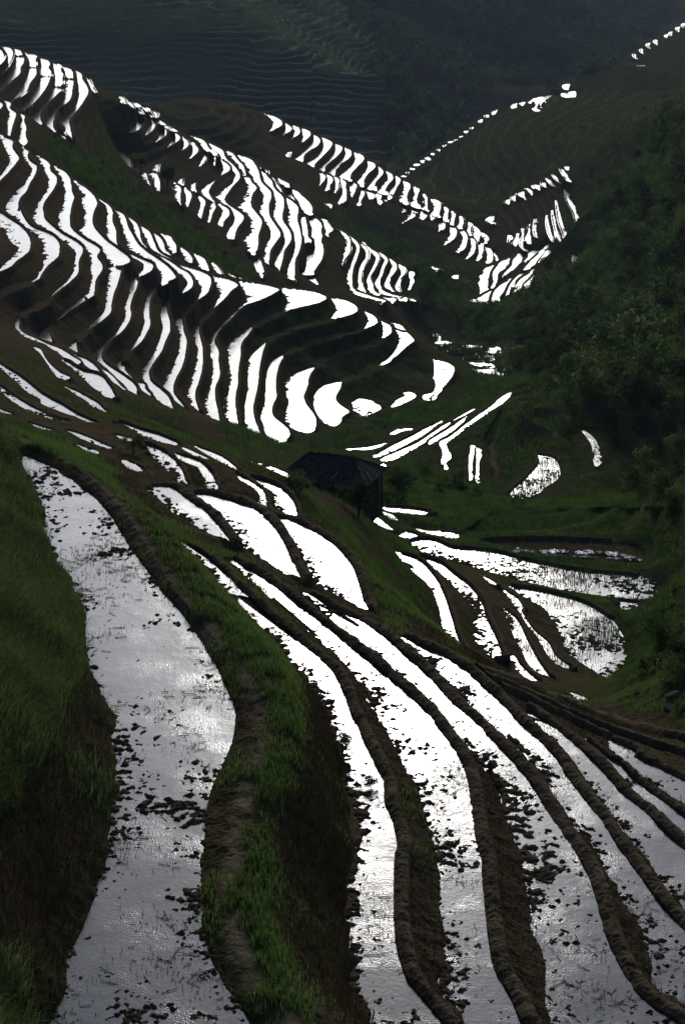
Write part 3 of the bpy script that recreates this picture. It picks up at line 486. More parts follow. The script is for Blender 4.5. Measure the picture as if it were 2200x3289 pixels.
# pyramid of harmonic fills
def solve(tc, known):
    lv = [(tc, known, RR)]
    while min(lv[-1][0].shape) > 24:
        t, k, r = lv[-1]; h, w = t.shape; H_, W_ = (h + 1) // 2, (w + 1) // 2
        tp = np.zeros((H_ * 2, W_ * 2), np.float32); kp = np.zeros((H_ * 2, W_ * 2), np.float32); tp[:h, :w] = t * k; kp[:h, :w] = k
        ks = kp.reshape(H_, 2, W_, 2).sum((1, 3)); ts = tp.reshape(H_, 2, W_, 2).sum((1, 3))
        lv.append((np.where(ks > 0, ts / np.maximum(ks, 1), 0).astype(np.float32), ks > 0, r[::2] if len(r[::2]) == H_ else r[:H_]))
    cur = None
    for i in range(len(lv) - 1, -1, -1):
        t, k, r = lv[i]; h, w = t.shape; dth = dTH * 2 ** i; dr = np.gradient(r)
        if cur is None: cur = np.zeros((h, w), np.float32)
        else:
            yi = (np.arange(h) - .5) / 2; xi = (np.arange(w) - .5) / 2
            y0 = np.clip(np.floor(yi).astype(int), 0, cur.shape[0] - 1); y1 = np.clip(y0 + 1, 0, cur.shape[0] - 1); fy = np.clip(yi - y0, 0, 1)[:, None].astype(np.float32)
            x0 = np.clip(np.floor(xi).astype(int), 0, cur.shape[1] - 1); x1 = np.clip(x0 + 1, 0, cur.shape[1] - 1); fx = np.clip(xi - x0, 0, 1)[None].astype(np.float32)
            a = cur[y0] * (1 - fy) + cur[y1] * fy; cur = a[:, x0] * (1 - fx) + a[:, x1] * fx
        wt = 1 / (r * dth) ** 2; wr = 1 / dr ** 2; s = 2 * (wt + wr); wt = (wt / s)[:, None].astype(np.float32); wr = (wr / s)[:, None].astype(np.float32)
        cur = np.where(k, t, cur).astype(np.float32)
        n = 400 if h < 60 else (120 if i > 1 else (80 if i == 1 else 60))
        for _ in range(n):
            up = np.concatenate([cur[:1], cur[:-1]]); dn = np.concatenate([cur[1:], cur[-1:]])
            lf = np.concatenate([cur[:, :1], cur[:, :-1]], 1); rt = np.concatenate([cur[:, 1:], cur[:, -1:]], 1)
            cur = np.where(k, t, wt * (lf + rt) + wr * (up + dn))
    return cur
t_s = base + solve((tc - base) * known, known)
Zf = (CAMZ - t_s * RR[:, None]).astype(np.float32)
print('filled', time.time() - T0)

for r_ in (150,400,600, 900,1100,1300,1600,1900,2200): i_=np.searchsorted(RR,r_); print(r_, Zf[i_,::150].round(0))
# ------------------------------------------------------------------ bund rims, mud, ground cover
Rg = RR[:, None]
Z = Zf.copy()
rimmask = np.zeros((NR, NA), bool)
def blur(a, ry, rx, it=2):
    for _ in range(it):
        for ax, r in ((0, ry), (1, rx)):
            if r < 1: continue
            pad = [(0, 0), (0, 0)]; pad[ax] = (r + 1, r)
            c = np.cumsum(np.pad(a, pad, mode='edge').astype(np.float64), ax); n = a.shape[ax]
            a = ((c.take(range(2 * r + 1, n + 2 * r + 1), ax) - c.take(range(0, n), ax)) / (2 * r + 1)).astype(np.float32)
    return a
ring = np.full((NR, NA), -999, np.float32); boxes = (0, 0, 0, 0)
ZB = np.where(Rg < 75, blur(Zf, 22, 48, 2), blur(Zf, 8, 14, 2))
for p in pads:
    d = float(np.hypot(p['xy'][:, 0], p['xy'][:, 1]).mean())
    near = d < 75
    q_ = np.roll(p['xy'], -1, 0); ar_ = abs((p['xy'][:, 0] * q_[:, 1] - q_[:, 0] * p['xy'][:, 1]).sum()) / 2; wid = 2 * ar_ / np.hypot(*(q_ - p['xy']).T).sum()
    w = .42 if near else max(.40, d * .0017); h = .13 if near else .14 + .0004 * d
    w = min(w, max(.6 * wid, .25)); h = min(h, max(.28 * wid, .05))
    if p['name'] == 'f0': h = .07
    for wf, hf in ((1.0, .45), (.78, .9), (.55, 1.0), (.3, .7), (.14, .35)):
        g = raster(outset(p['xy'], w * wf))
        if g is None: continue
        r0, c0, m = g; sl = (slice(r0, r0 + m.shape[0]), slice(c0, c0 + m.shape[1]))
        m = m & ~inp[sl] & (Zf[sl] < p['z'] + .03) & (ZB[sl] < p['z'] - .03)
        ring[sl] = np.where(m, p['z'] + h * hf, ring[sl]) if wf == 1.0 else np.where(m & (ring[sl] > -900), p['z'] + h * hf, ring[sl]); rimmask[sl] |= m
        boxes = (r0, r0 + m.shape[0], c0, c0 + m.shape[1]) if wf == 1.0 else boxes
    sl = (slice(boxes[0], boxes[1]), slice(boxes[2], boxes[3])); Z[sl] = np.maximum(Z[sl], ring[sl]); ring[sl] = -999
Zs = blur(Z, 2, 3, 1); Z = np.where(rimmask & (Rg < 75), Zs, Z)
def on_ground(uv):
    out = []
    for u, v in uv:
        X, Y, Zd_ = ray((u, v)); hz = math.hypot(X, Y); r = np.arange(25.5, 400, .1); x = X / hz * r; y = Y / hz * r
        cx, cy = togrid(np.stack([x, y], 1)); g_ = Zf[np.clip(np.round(cy).astype(int), 0, NR - 1), np.clip(np.round(cx).astype(int), 0, NA - 1)]; k = int(np.argmax(g_ >= CAMZ + Zd_ / hz * r)); out.append((x[k], y[k]))
    return smooth(np.array(out), False, 4)
def strip(xy, w):
    t = np.gradient(xy, axis=0); t /= np.hypot(t[:, 0], t[:, 1])[:, None] + 1e-9; n = np.stack([-t[:, 1], t[:, 0]], 1); return np.concatenate([xy + n * w, (xy - n * w)[::-1]])
ridge_xy = [(on_ground(pts(s_)), w_, h_, lab_) for s_, w_, h_, lab_ in RIDGES]
for xy_, w_, h_, lab_ in ridge_xy:
    for wf, hf in ((1.0, .3), (.82, .65), (.6, .92), (.35, 1.0)):
        g = raster(strip(xy_, w_ * wf)); r0, c0, m = g; sl = (slice(r0, r0 + m.shape[0]), slice(c0, c0 + m.shape[1])); m = m & ~inp[sl]
        Z[sl] = np.where(m, np.maximum(Z[sl], Zf[sl] + h_ * hf), Z[sl]); rimmask[sl] |= m
# ground cover regions (greenness), painted in the view and carried to the plan
GREEN = [
 (.45, "U:-200,-200 2400,-200 2400,3500 -200,3500"),
 (.35, "U:-200,-300 1300,-300 1300,480 700,330 300,230 -200,100"),
 (.75, "U:1250,-300 2400,-300 2400,230 1900,250 1300,560 1180,450"),
 (.9, "U:1180,560 1700,310 2400,200 2400,420 1900,500 1500,720 1350,640"),
 (.12, "U:-200,330 230,500 420,780 600,860 760,905 830,960 720,1080 700,1400 560,1400 420,1330 300,1290 -200,1010"),
 (.85, "U:830,950 1040,950 1260,1050 1470,1180 1400,1390 1000,1460 720,1400 715,1090"),
 (.22, "U:-200,130 300,190 850,370 1000,600 980,900 700,780 500,660 300,440 -200,330"),
 (.75, "U:260,240 500,330 830,370 860,470 700,480 560,400 430,340 420,440 360,500 260,430"),
 (.4, "U:850,360 1100,480 1400,700 1570,840 1450,880 1200,760 1000,600"),
 (.85, "U:90,390 220,450 330,480 520,640 720,780 900,880 1000,920 900,900 750,905 560,830 420,760 330,650 200,560"),
 (.98, "U:1000,650 1250,700 1400,800 1560,880 1500,980 1300,960 1100,720"),
 (.9, "U:1500,1000 1650,900 1800,620 2000,450 2400,300 2400,1600 1500,1640 1450,1200"),
 (.95, "U:1000,1420 1300,1300 1640,1250 1700,1500 1600,1650 1300,1640 1000,1560"),
 (.95, "U:1200,1600 2400,1600 2400,2330 1900,2250 1500,2130 1300,1900"),
 (.10, "U:1440,2130 1560,2100 1750,2220 2000,2290 2400,2340 2400,2600 2000,2500 1700,2350"),
 (.25, "U:1290,1760 1500,1800 1900,2040 2000,2280 1900,2250 1700,2180 1520,2110 1400,1950"),
 (.72, "U:850,1560 1150,1660 1230,1800 1300,2050 1200,1960 1160,1850 1050,1700 950,1640"),
 (.55, "U:0,1090 100,1130 250,1230 600,1300 620,1420 400,1400 200,1300 0,1200"),
 (.30, "U:0,1100 50,1110 180,1190 240,1240 130,1200 0,1160"),
 (.22, "U:-100,1150 330,1320 640,1450 900,1560 1180,1950 1000,1900 700,1750 420,1600 300,1480 -100,1300"),
 (.14, "U:880,2020 1200,1950 1500,2100 2300,2480 2300,3500 1000,3500 1080,2500"),
 (.80, "U:-100,1330 100,1360 300,1470 430,1600 560,1740 640,1830 760,1960 900,2080 980,2250 960,2500 900,2600 870,2800 880,3000 950,3150 1100,3400 900,3400 780,3200 730,2950 740,2700 820,2450 840,2250 700,2000 560,1800 400,1620 200,1480 -100,1400"),
 (.15, "U:900,2050 1060,2250 1100,2500 1110,2900 1150,3400 1050,3400 930,3150 880,2950 890,2700 950,2550 990,2400 960,2200"),
 (.85, "U:-300,1400 60,1450 140,1600 160,1800 260,1950 290,2080 250,2200 150,2400 60,2600 -300,2700"),
 (.22, "U:290,2080 370,2280 385,2550 340,2850 250,3050 150,3300 -100,3300 -300,2750 60,2600 150,2400 250,2200"),
 (.8, "U:-300,3080 60,3100 130,3400 -300,3400"),
]
IW, IH = 650, 930; gi = np.full((IH, IW), .45, np.float32)       # covers -200..2400, -300..3420 at 4 px
yy, xx = np.mgrid[0:IH, 0:IW]
def paint_view(img, s, val):
    p = (pts(s) - [-200, -300]) / 4.0; inside = np.zeros(img.shape, bool)
    for a, b in zip(p, np.roll(p, -1, 0)):
        if a[1] == b[1]: continue
        c = ((yy >= min(a[1], b[1])) & (yy < max(a[1], b[1]))) & (xx < (yy - a[1]) / (b[1] - a[1]) * (b[0] - a[0]) + a[0]); inside ^= c
    img[inside] = val
for v_, s_ in GREEN: paint_view(gi, s_, v_)
gi = blur(gi, 6, 6, 2)
def to_view(x, y, z):
    h = CAMZ - z; dep = y * cP + h * sP; yc = y * sP - h * cP
    return 1100 + F_PX * x / dep, 1644.5 - F_PX * yc / dep
U_, V_ = to_view(X2, Y2, Zf)
def from_view(img, U_, V_):
    return img[np.clip((V_ + 300) / 4, 0, IH - 1).astype(int), np.clip((U_ + 200) / 4, 0, IW - 1).astype(int)]
green = from_view(gi, U_, V_)
green = np.clip(green + .55 * fbm(X2, Y2, 2.5, 3, 11) * (Rg < 140) + .4 * fbm(X2, Y2, 16, 3, 15) * (Rg >= 140), 0, 1).astype(np.float32)
dist_far = None
green[rimmask] *= np.where(Rg < 75, .25, .45).repeat(NA, 1)[rimmask]
trail = np.zeros((NR, NA), np.float32)
for s_, H_ in LINES:
    if H_ < 40 and H_ != 19.80: continue
    for q in densify(smooth(on_level(pts(s_), H_), False, 6), False, 60):
        cx, cy = togrid(q[None]); a, b = int(cx[0]), int(cy[0])
        if 3 < b < NR - 9:
            hw_ = .17 if H_ < 40 else .28; wa = max(1, int(hw_ / (RR[b] * dTH))); wr = max(1, int(hw_ / dR[b])); trail[max(b - wr, 0):b + wr, max(a - wa, 0):a + wa] = 1 if H_ < 40 else (.2 if H_ < 57 and H_ > 52 else .5)
trail = blur(trail, 3, 5, 2) * np.clip(.75 + 1.3 * fbm(X2, Y2, .55, 3, 101), .1, 1).astype(np.float32); trail = np.where(rimmask, np.maximum(trail, np.where(Rg < 75, np.where((U_ < 800) & (np.abs(Zf - CAMZ + 20) < .5), .12, .36 + .5 * fbm(X2, Y2, .5, 3, 99)), .34)), trail).astype(np.float32)
# dry terraces: the benches that carry no water, stepped out of the smooth slope
DRY = [("A:735,380 1020,540 1140,670 1210,880 1300,930 1250,1000 1080,1100 950,960 760,1040 690,980 640,870 720,620 760,500", 1.25),
       ("B:0,40 500,130 860,170 950,230 820,480 1000,480 700,440 560,400 300,340 230,300 120,250", 1.25),
       ("C:800,740 1100,520 1540,200 1568,240 1568,1000 1400,1040 1200,900 1000,860", 1.4), ("D:0,960 320,760 700,640 1100,620 1500,640 1200,900 900,1050 700,1200 250,1460 100,1400", 1.4),
       ("H:290,210 460,40 800,40 700,150 500,240 420,320", 1.3), ("H:330,330 520,280 780,200 840,420 700,560 560,600 450,500", 1.2), ("A:100,600 1560,900 1300,1150 1060,1110 800,1040 600,900 350,780", 1.25),
       ("L:500,60 1100,60 1568,300 1568,760 1100,760 900,640 800,420 560,420 480,640 380,760 300,600 300,380", 2.0), ("L:380,840 1560,840 1560,1040 1300,1010 700,1000 150,1000", 1.1)]
dryi = np.zeros((IH, IW), np.float32); stepi = np.full((IH, IW), 1.3, np.float32)
for s_, st_ in DRY: paint_view(dryi, s_, 1.0); paint_view(stepi, s_, st_)
dry = (from_view(dryi, U_, V_) > .5) & ~inp
st = from_view(stepi, U_, V_); wob = 1.2 * fbm(X2, Y2, 45, 2, 71) + .25 * fbm(X2, Y2, 6, 2, 75); q = Zf / st + wob; fl = np.floor(q); fr = q - fl
prof = np.where(fr < .62, fr * .12 + .10 * np.exp(-((fr - .03) / .05) ** 2), .0744 + (fr - .62) / .38 * .9256)
dist_in = blur(inp.astype(np.float32), 5, 9, 2); dist_far = blur(inp.astype(np.float32), 9, 16, 2)
Zd = (fl + prof - wob) * st
wd = np.clip(1 - dist_in * 4, 0, 1) * dry * (~rimmask)
Z = Z * (1 - wd) + Zd * wd; Z = Z.astype(np.float32)
green = np.where(dry & (fr > .6), green * .6, green).astype(np.float32); trail = np.where(dry & (np.abs(fr - .03) < .07) & (wd > .5), np.maximum(trail, .42), trail).astype(np.float32)
# roughness of the open ground: tufts near, shrubby relief far
amp = np.where(Rg < 75, .05, .05 + (Rg - 75) * .0011) * np.clip(1 - dist_in * 1.6, .12, 1)
n_near = fbm(X2, Y2, .5, 3, 21); n_mid = fbm(X2, Y2, 2.4, 3, 31); n_far = fbm(X2, Y2, 14, 4, 41)
rough = np.where(Rg < 110, n_near * .8 + n_mid * 1.3, n_mid * 1.1 + n_far * .9)
rough = rough * np.where(rimmask, .45, 1.0) * np.where(dry, .25, 1.0)
Z = Z + np.where(inp, 0, amp * rough).astype(np.float32)
clump = fbm(X2, Y2, .30, 3, 81, .6) + .8 * np.abs(fbm(X2, Y2, .13, 2, 83, .6)); slump = fbm(X2, Y2, 1.1, 2, 85) + .6 * fbm(X2, Y2, 3.1, 2, 88)
Z = Z + np.where(inp | (Rg > 78), 0, (.06 * clump + .06 * slump) * np.clip(1.25 - green, .25, 1) * np.clip((Rg - 24) / 4, 0, 1)).astype(np.float32)
Z = Z + (np.clip((Rg - np.where(U_ > 1850, 930, 640)) / 120, 0, 1) * fbm(X2, Y2, 60, 3, 51, .4) * 7
         + np.clip((Rg - np.where(U_ > 1000, 800, 770)) / 110, 0, 1) * np.where(U_ > 1850, np.clip((Rg - 950) / 100, 0, 1), 1) * (.5 - np.abs(fbm(X2, Y2, 150, 2, 55, .35)) * 2.6) * np.clip((U_ - 200) / 800, .35, 1) * 30).astype(np.float32)
# mud standing out of the shallow water: a share of each field, more towards its inner (uphill) edge
Zb = np.where(Rg < 75, blur(Zf, 14, 30, 2), blur(Zf, 6, 10, 2))
sc = np.maximum(1, Rg / 75)
Xs = np.where(Rg < 75, X2, 75 * np.arctan2(X2, Y2)); Ys = np.where(Rg < 75, Y2, 75 * (1 + np.log(np.maximum(Rg, 75) / 75)))
patch = fbm(Xs, Ys, 1.5, 3, 61); clod = fbm(Xs, Ys, .145, 3, 65, .62)
for k, p in enumerate(pads):
    g = raster(p['xy'])
    if g is None: continue
    r0, c0, m = g; sl = (slice(r0, r0 + m.shape[0]), slice(c0, c0 + m.shape[1])); m = m & (pid[sl] == k)
    if not m.any(): continue
    f = .62 * p['mud']
    val = .55 * patch[sl] + .75 * clod[sl] + .8 * np.clip((Zb[sl] - p['z']) / .35, -1, 1)
    thr = np.quantile(val[m], 1 - f) if f > .004 else 9
    Z[sl] = np.where(m, p['z'] + np.clip((val - thr) * .16, -.08, .055 * np.minimum(2, sc[sl[0]])), Z[sl])
trail[inp & (Rg < 75)] = .22
green[inp] *= np.where(np.isin(pid, [i for i, p in enumerate(pads) if p['name'] in ('r6', 'r7', 'k7', 'r10', 'r9')]), .95, .35)[inp]
print('ground', time.time() - T0)

# ------------------------------------------------------------------ materials
def mat(name):
    m = bpy.data.materials.new(name); m.use_nodes = True; nt = m.node_tree; b = nt.nodes['Principled BSDF']; return m, nt, b
def nd(nt, t, **kw):
    n = nt.nodes.new(t)
    for k, v in kw.items():
        if k.startswith('i_'):
            key = k[2:]; n.inputs[int(key) if key.isdigit() else key].default_value = v
        else: setattr(n, k, v)
    return n
def ramp(nt, fac, stops):
    r = nt.nodes.new('ShaderNodeValToRGB'); e = r.color_ramp.elements
    while len(e) < len(stops): e.new(.5)
    for i, (p, c) in enumerate(stops): e[i].position = p; e[i].color = (*c, 1) if len(c) == 3 else c
    nt.links.new(fac, r.inputs[0]); return r.outputs[0]
def mixc(nt, fac, a, b, mode='MIX'):
    m = nt.nodes.new('ShaderNodeMix'); m.data_type = 'RGBA'; m.blend_type = mode
    for s, v in ((0, fac), (6, a), (7, b)):
        if isinstance(v, (int, float)): m.inputs[s].default_value = v
        elif isinstance(v, tuple): m.inputs[s].default_value = (*v, 1)
        else: nt.links.new(v, m.inputs[s])
    return m.outputs[2]
def noise(nt, vec, scale, detail=4, rough=.6):
    n = nd(nt, 'ShaderNodeTexNoise', i_Scale=scale, i_Detail=detail, i_Roughness=rough); nt.links.new(vec, n.inputs['Vector']); return n.outputs[0]
def make_earth():
    m, nt, b = mat('earth'); geo = nd(nt, 'ShaderNodeNewGeometry'); P_ = geo.outputs['Position']; lk = nt.links.new
    ga = nd(nt, 'ShaderNodeAttribute', attribute_name='green'); ta = nd(nt, 'ShaderNodeAttribute', attribute_name='trail')
    fa = nd(nt, 'ShaderNodeAttribute', attribute_name='far')
    n1 = noise(nt, P_, 6.0, 6, .7); n2 = noise(nt, P_, .8, 4); n3 = noise(nt, P_, .12, 4); n4 = noise(nt, P_, 22.0, 3)
    mud = ramp(nt, n1, [(.25, (.022, .015, .0075)), (.5, (.052, .036, .0185)), (.75, (.105, .075, .042))])
    mud = mixc(nt, ramp(nt, n4, [(.35, (0, 0, 0)), (.75, (.7, .7, .7))]), mud, (.135, .10, .06))
    grass = ramp(nt, n2, [(.28, (.016, .026, .007)), (.5, (.038, .058, .014)), (.72, (.078, .100, .028))])
    grass = mixc(nt, ramp(nt, n1, [(.4, (0, 0, 0)), (.7, (.6, .6, .6))]), grass, (.036, .031, .014))
    grass = mixc(nt, ramp(nt, n3, [(.35, (.0, .0, .0)), (.65, (.55, .55, .55))]), grass, (.024, .040, .016))
    col = mixc(nt, ga.outputs['Fac'], mud, grass)
    col = mixc(nt, ta.outputs['Fac'], col, (.15, .115, .072))
    # far slope: fine level benches with grassy edges
    sep = nd(nt, 'ShaderNodeSeparateXYZ'); lk(P_, sep.inputs[0])
    zz = nd(nt, 'ShaderNodeMath', operation='ADD'); lk(sep.outputs[2], zz.inputs[0])
    wv = nd(nt, 'ShaderNodeMath', operation='MULTIPLY', i_1=7.0); lk(noise(nt, P_, .03, 3), wv.inputs[0]); lk(wv.outputs[0], zz.inputs[1])
    fr_ = nd(nt, 'ShaderNodeMath', operation='FRACT'); dv = nd(nt, 'ShaderNodeMath', operation='MULTIPLY', i_1=1 / 2.1); lk(zz.outputs[0], dv.inputs[0]); lk(dv.outputs[0], fr_.inputs[0])
    band = ramp(nt, fr_.outputs[0], [(.0, (.022, .025, .014)), (.55, (.040, .044, .024)), (.68, (.21, .225, .135)), (.82, (.060, .085, .036)), (1., (.022, .026, .014))])
    band = mixc(nt, ramp(nt, noise(nt, P_, .011, 5, .65), [(.46, (0, 0, 0)), (.60, (.9, .9, .9))]), band, (.060, .085, .030))
    col = mixc(nt, fa.outputs['Fac'], col, band)
    lk(col, b.inputs['Base Color']); b.inputs['Roughness'].default_value = .85; b.inputs['Specular IOR Level'].default_value = 0
    bp = nd(nt, 'ShaderNodeBump', i_Strength=.9, i_Distance=.05); mx = nd(nt, 'ShaderNodeMath', operation='ADD'); lk(n1, mx.inputs[0]); lk(n4, mx.inputs[1]); lk(mx.outputs[0], bp.inputs['Height'])
    bp2 = nd(nt, 'ShaderNodeBump', i_Strength=.8, i_Distance=.5); lk(n2, bp2.inputs['Height']); lk(bp2.outputs[0], bp.inputs['Normal']); lk(bp.outputs[0], b.inputs['Normal'])
    return m
EARTH = make_earth()
def make_water():
    m, nt, b = mat('paddy_water'); lk = nt.links.new; geo = nd(nt, 'ShaderNodeNewGeometry'); P_ = geo.outputs['Position']
    b.inputs['Base Color'].default_value = (.060, .056, .048, 1); b.inputs['IOR'].default_value = 1.34; b.inputs['Roughness'].default_value = .17
    n = noise(nt, P_, 9.0, 2, .5); n2 = noise(nt, P_, 24.0, 2)
    pm = ramp(nt, noise(nt, P_, .55, 3), [(.42, (0, 0, 0)), (.62, (1, 1, 1))])
    mu = nd(nt, 'ShaderNodeMath', operation='MULTIPLY'); lk(n2, mu.inputs[0]); lk(pm, mu.inputs[1])
    ad = nd(nt, 'ShaderNodeMath', operation='MULTIPLY_ADD', i_1=3.0); lk(mu.outputs[0], ad.inputs[0]); lk(n, ad.inputs[2])
    bp = nd(nt, 'ShaderNodeBump', i_Strength=.2, i_Distance=.010); lk(ad.outputs[0], bp.inputs['Height']); lk(bp.outputs[0], b.inputs['Normal'])
    sp = nd(nt, 'ShaderNodeMapRange'); lk(noise(nt, P_, .45, 5, .7), sp.inputs[0])
    for i_, v_ in ((1, .35), (2, .62), (3, .5), (4, .36)): sp.inputs[i_].default_value = v_
    lk(sp.outputs[0], b.inputs['Specular IOR Level'])
    return m
WATER = make_water()

# ------------------------------------------------------------------ ground meshes
def obj(name, verts, faces, material, parent=None, smooth=True, attrs=None):
    """numpy verts (n,3) and faces (m,k) -> one mesh object"""
    me = bpy.data.meshes.new(name); verts = np.asarray(verts, np.float32); faces = np.asarray(faces, np.int32); k = faces.shape[1]
    me.vertices.add(len(verts)); me.vertices.foreach_set('co', verts.ravel())
    me.loops.add(faces.size); me.loops.foreach_set('vertex_index', faces.ravel())
    me.polygons.add(len(faces)); me.polygons.foreach_set('loop_start', np.arange(0, faces.size, k, dtype=np.int32)); me.polygons.foreach_set('loop_total', np.full(len(faces), k, np.int32))
    me.polygons.foreach_set('use_smooth', np.full(len(faces), smooth))
    for an, av in (attrs or {}).items():
        a = me.attributes.new(an, 'FLOAT', 'POINT'); a.data.foreach_set('value', np.asarray(av, np.float32))
    me.update(calc_edges=True)
    if material: me.materials.append(material)
    o = bpy.data.objects.new(name, me); COL.objects.link(o)
    if parent: o.parent = parent
    return o
def tag(o, label=None, cat=None, group=None, kind=None):
    for k, v in (('label', label), ('category', cat), ('group', group), ('kind', kind)):
        if v: o[k] = v
    return o
cut = np.zeros((NR, NA), np.uint8)
def cutline(r_, l_, Hr, Hl):
    return np.concatenate([smooth(on_level(pts(r_), Hr), False), smooth(on_level(pts(l_), Hl), False)[::-1]])
BUNDS = [
 (cutline(R[1], L[2], 22.2, 22.9), 'broad dark mud bund first right of the grassy footpath, across one paddy'),
 (cutline(R[2], L[3], 22.9, 23.6), 'broad dark mud bund with stones at its right foot'),
 (cutline(R[3], L[4], 23.6, 24.3), 'dark mud bund running to the bottom right corner of the near paddies'),
 (cutline(R[4], L[5], 24.3, 25.0), 'narrow dark mud bund leaving the right edge low down, nearest above the corner bund'),
 (cutline(R[5], L[6], 25.0, 25.6), 'narrow mud bund passing below the short bund with the broken gap'),
 (cutline(R[6], L[7], 25.6, 26.1), 'short mud bund with a broken gap near the right edge'),
 (cutline(J1R, J2L, 23.0, 23.6), 'thin dark bund between the two upper paddies beside the long main bund'),
 (cutline(J2R, J3L, 23.6, 24.4), 'thin dark bund between the middle paddy and the brightest glaring paddy'),
]
for k, (xy, lab) in enumerate(BUNDS):
    g = raster(xy)
    if g is None: continue
    r0, c0, m = g; sl = (slice(r0, r0 + m.shape[0]), slice(c0, c0 + m.shape[1])); s = cut[sl]; s[m & ~inp[sl] & (s == 0)] = k + 1
for k, (xy_, w_, h_, lab_) in enumerate(ridge_xy):
    r0, c0, m = raster(strip(xy_, w_)); sl = (slice(r0, r0 + m.shape[0]), slice(c0, c0 + m.shape[1])); s = cut[sl]; s[m & ~inp[sl] & (s == 0)] = 20 + k
r0, c0, m = raster(strip(on_ground(pts(MAIN)), .45)); sl = (slice(r0, r0 + m.shape[0]), slice(c0, c0 + m.shape[1])); s = cut[sl]; s[m & ~inp[sl] & (s == 0)] = 30
r0, c0, m = raster(strip(smooth(on_level(pts(LINES[[l[1] for l in LINES].index(19.80)][0]), 19.8), False), .42)); sl = (slice(r0, r0 + m.shape[0]), slice(c0, c0 + m.shape[1])); s = cut[sl]; s[m & ~inp[sl] & (s == 0)] = 40
far = (np.clip((Rg - 660) / 40, 0, 1) * np.clip((1330 - U_) / 120, 0, 1)).astype(np.float32)
fid = cut[:-1, :-1].copy(); near = (RR[:-1, None] < 90) & np.ones((1, NA - 1), bool)
fid[~near] = 0
VX = np.stack([X2, Y2, Z], -1).reshape(-1, 3); idx = np.arange(NR * NA, dtype=np.int32).reshape(NR, NA)
QUAD = np.stack([idx[:-1, :-1], idx[:-1, 1:], idx[1:, 1:], idx[1:, :-1]], -1)
def submesh(name, fm):
    q = QUAD[fm]; used = np.zeros(NR * NA, bool); used[q.ravel()] = True; remap = np.cumsum(used, dtype=np.int32) - 1
    return obj(name, VX[used], remap[q], EARTH, attrs={'green': green.ravel()[used], 'trail': trail.ravel()[used], 'far': far.ravel()[used]})
tag(submesh('terraced_ground', fid == 0), kind='structure')
for k, (xy, lab) in enumerate(BUNDS):
    if (fid == k + 1).sum() > 50: tag(submesh('earth_bund', fid == k + 1), lab, 'earth bund', 'mud bunds between the near paddies')
for k, (xy_, w_, h_, lab_) in enumerate(ridge_xy): tag(submesh('earth_bund', fid == 20 + k), lab_, 'earth bund', 'thin dikes bundled at the right edge')
tag(submesh('earth_bund', fid == 30), 'long main mud bund dividing the upper bright paddies from the near curved paddies', 'earth bund', 'mud bunds between the near paddies')
tag(submesh('footpath', fid == 40), kind='structure')
# water sheets
for p in pads:
    if p['name'] == 'bed': continue
    d = float(np.hypot(p['xy'][:, 0], p['xy'][:, 1]).mean()); xy = outset(p['xy'], .07 if d < 75 else .0009 * d)
    tri = tessellate_polygon([[Vector((a, b, 0)) for a, b in xy]])
    if not tri: continue
    v = np.c_[xy, np.full(len(xy), p['z'])]; t = np.array(tri)
    a, b, c = v[t[:, 0]], v[t[:, 1]], v[t[:, 2]]; fl_ = ((b[:, 0] - a[:, 0]) * (c[:, 1] - a[:, 1]) - (b[:, 1] - a[:, 1]) * (c[:, 0] - a[:, 0])) < 0
    t[fl_] = t[fl_][:, ::-1]
    tag(obj('paddy_water', v, t, WATER, smooth=False), kind='structure')
print('meshes', time.time() - T0)
# ------------------------------------------------------------------ plants
def leafmat(name, c1, c2, c3, trans=.35, scale=1.2):
    m, nt, b = mat(name); lk = nt.links.new; geo = nd(nt, 'ShaderNodeNewGeometry')
    oi = nd(nt, 'ShaderNodeObjectInfo'); n = noise(nt, geo.outputs['Position'], scale, 3)
    ad = nd(nt, 'ShaderNodeMath', operation='MULTIPLY_ADD', i_1=.28, i_2=-.14); lk(oi.outputs['Random'], ad.inputs[0])
    a2 = nd(nt, 'ShaderNodeMath', operation='ADD'); lk(ad.outputs[0], a2.inputs[0]); lk(n, a2.inputs[1])
    col = ramp(nt, a2.outputs[0], [(.3, c1), (.5, c2), (.72, c3)])
    b.inputs['Roughness'].default_value = .6; b.inputs['Specular IOR Level'].default_value = 0; lk(col, b.inputs['Base Color'])
    tr = nd(nt, 'ShaderNodeBsdfTranslucent'); lk(col, tr.inputs[0]); mx = nd(nt, 'ShaderNodeMixShader'); mx.inputs[0].default_value = trans
    lk(b.outputs[0], mx.inputs[1]); lk(tr.outputs[0], mx.inputs[2]); lk(mx.outputs[0], nt.nodes['Material Output'].inputs[0]); return m
GRASS = leafmat('grass', (.030, .055, .012), (.062, .115, .022), (.115, .155, .042), .45, .7)
PATHGRASS = leafmat('verge_grass', (.040, .066, .016), (.085, .145, .030), (.16, .20, .06), .45, 11)
BANKGRASS = leafmat('bank_grass', (.020, .038, .010), (.070, .115, .026), (.19, .22, .08), .45, 9)
DRYGRASS = leafmat('dry_grass', (.05, .045, .022), (.085, .075, .040), (.14, .12, .07), .3, 2.0)
SCRUB = leafmat('scrub_leaf', (.013, .027, .007), (.050, .086, .020), (.14, .18, .055), .45, .22)
FOREST = leafmat('forest_leaf', (.016, .032, .014), (.036, .062, .026), (.075, .105, .042), .3, .05)
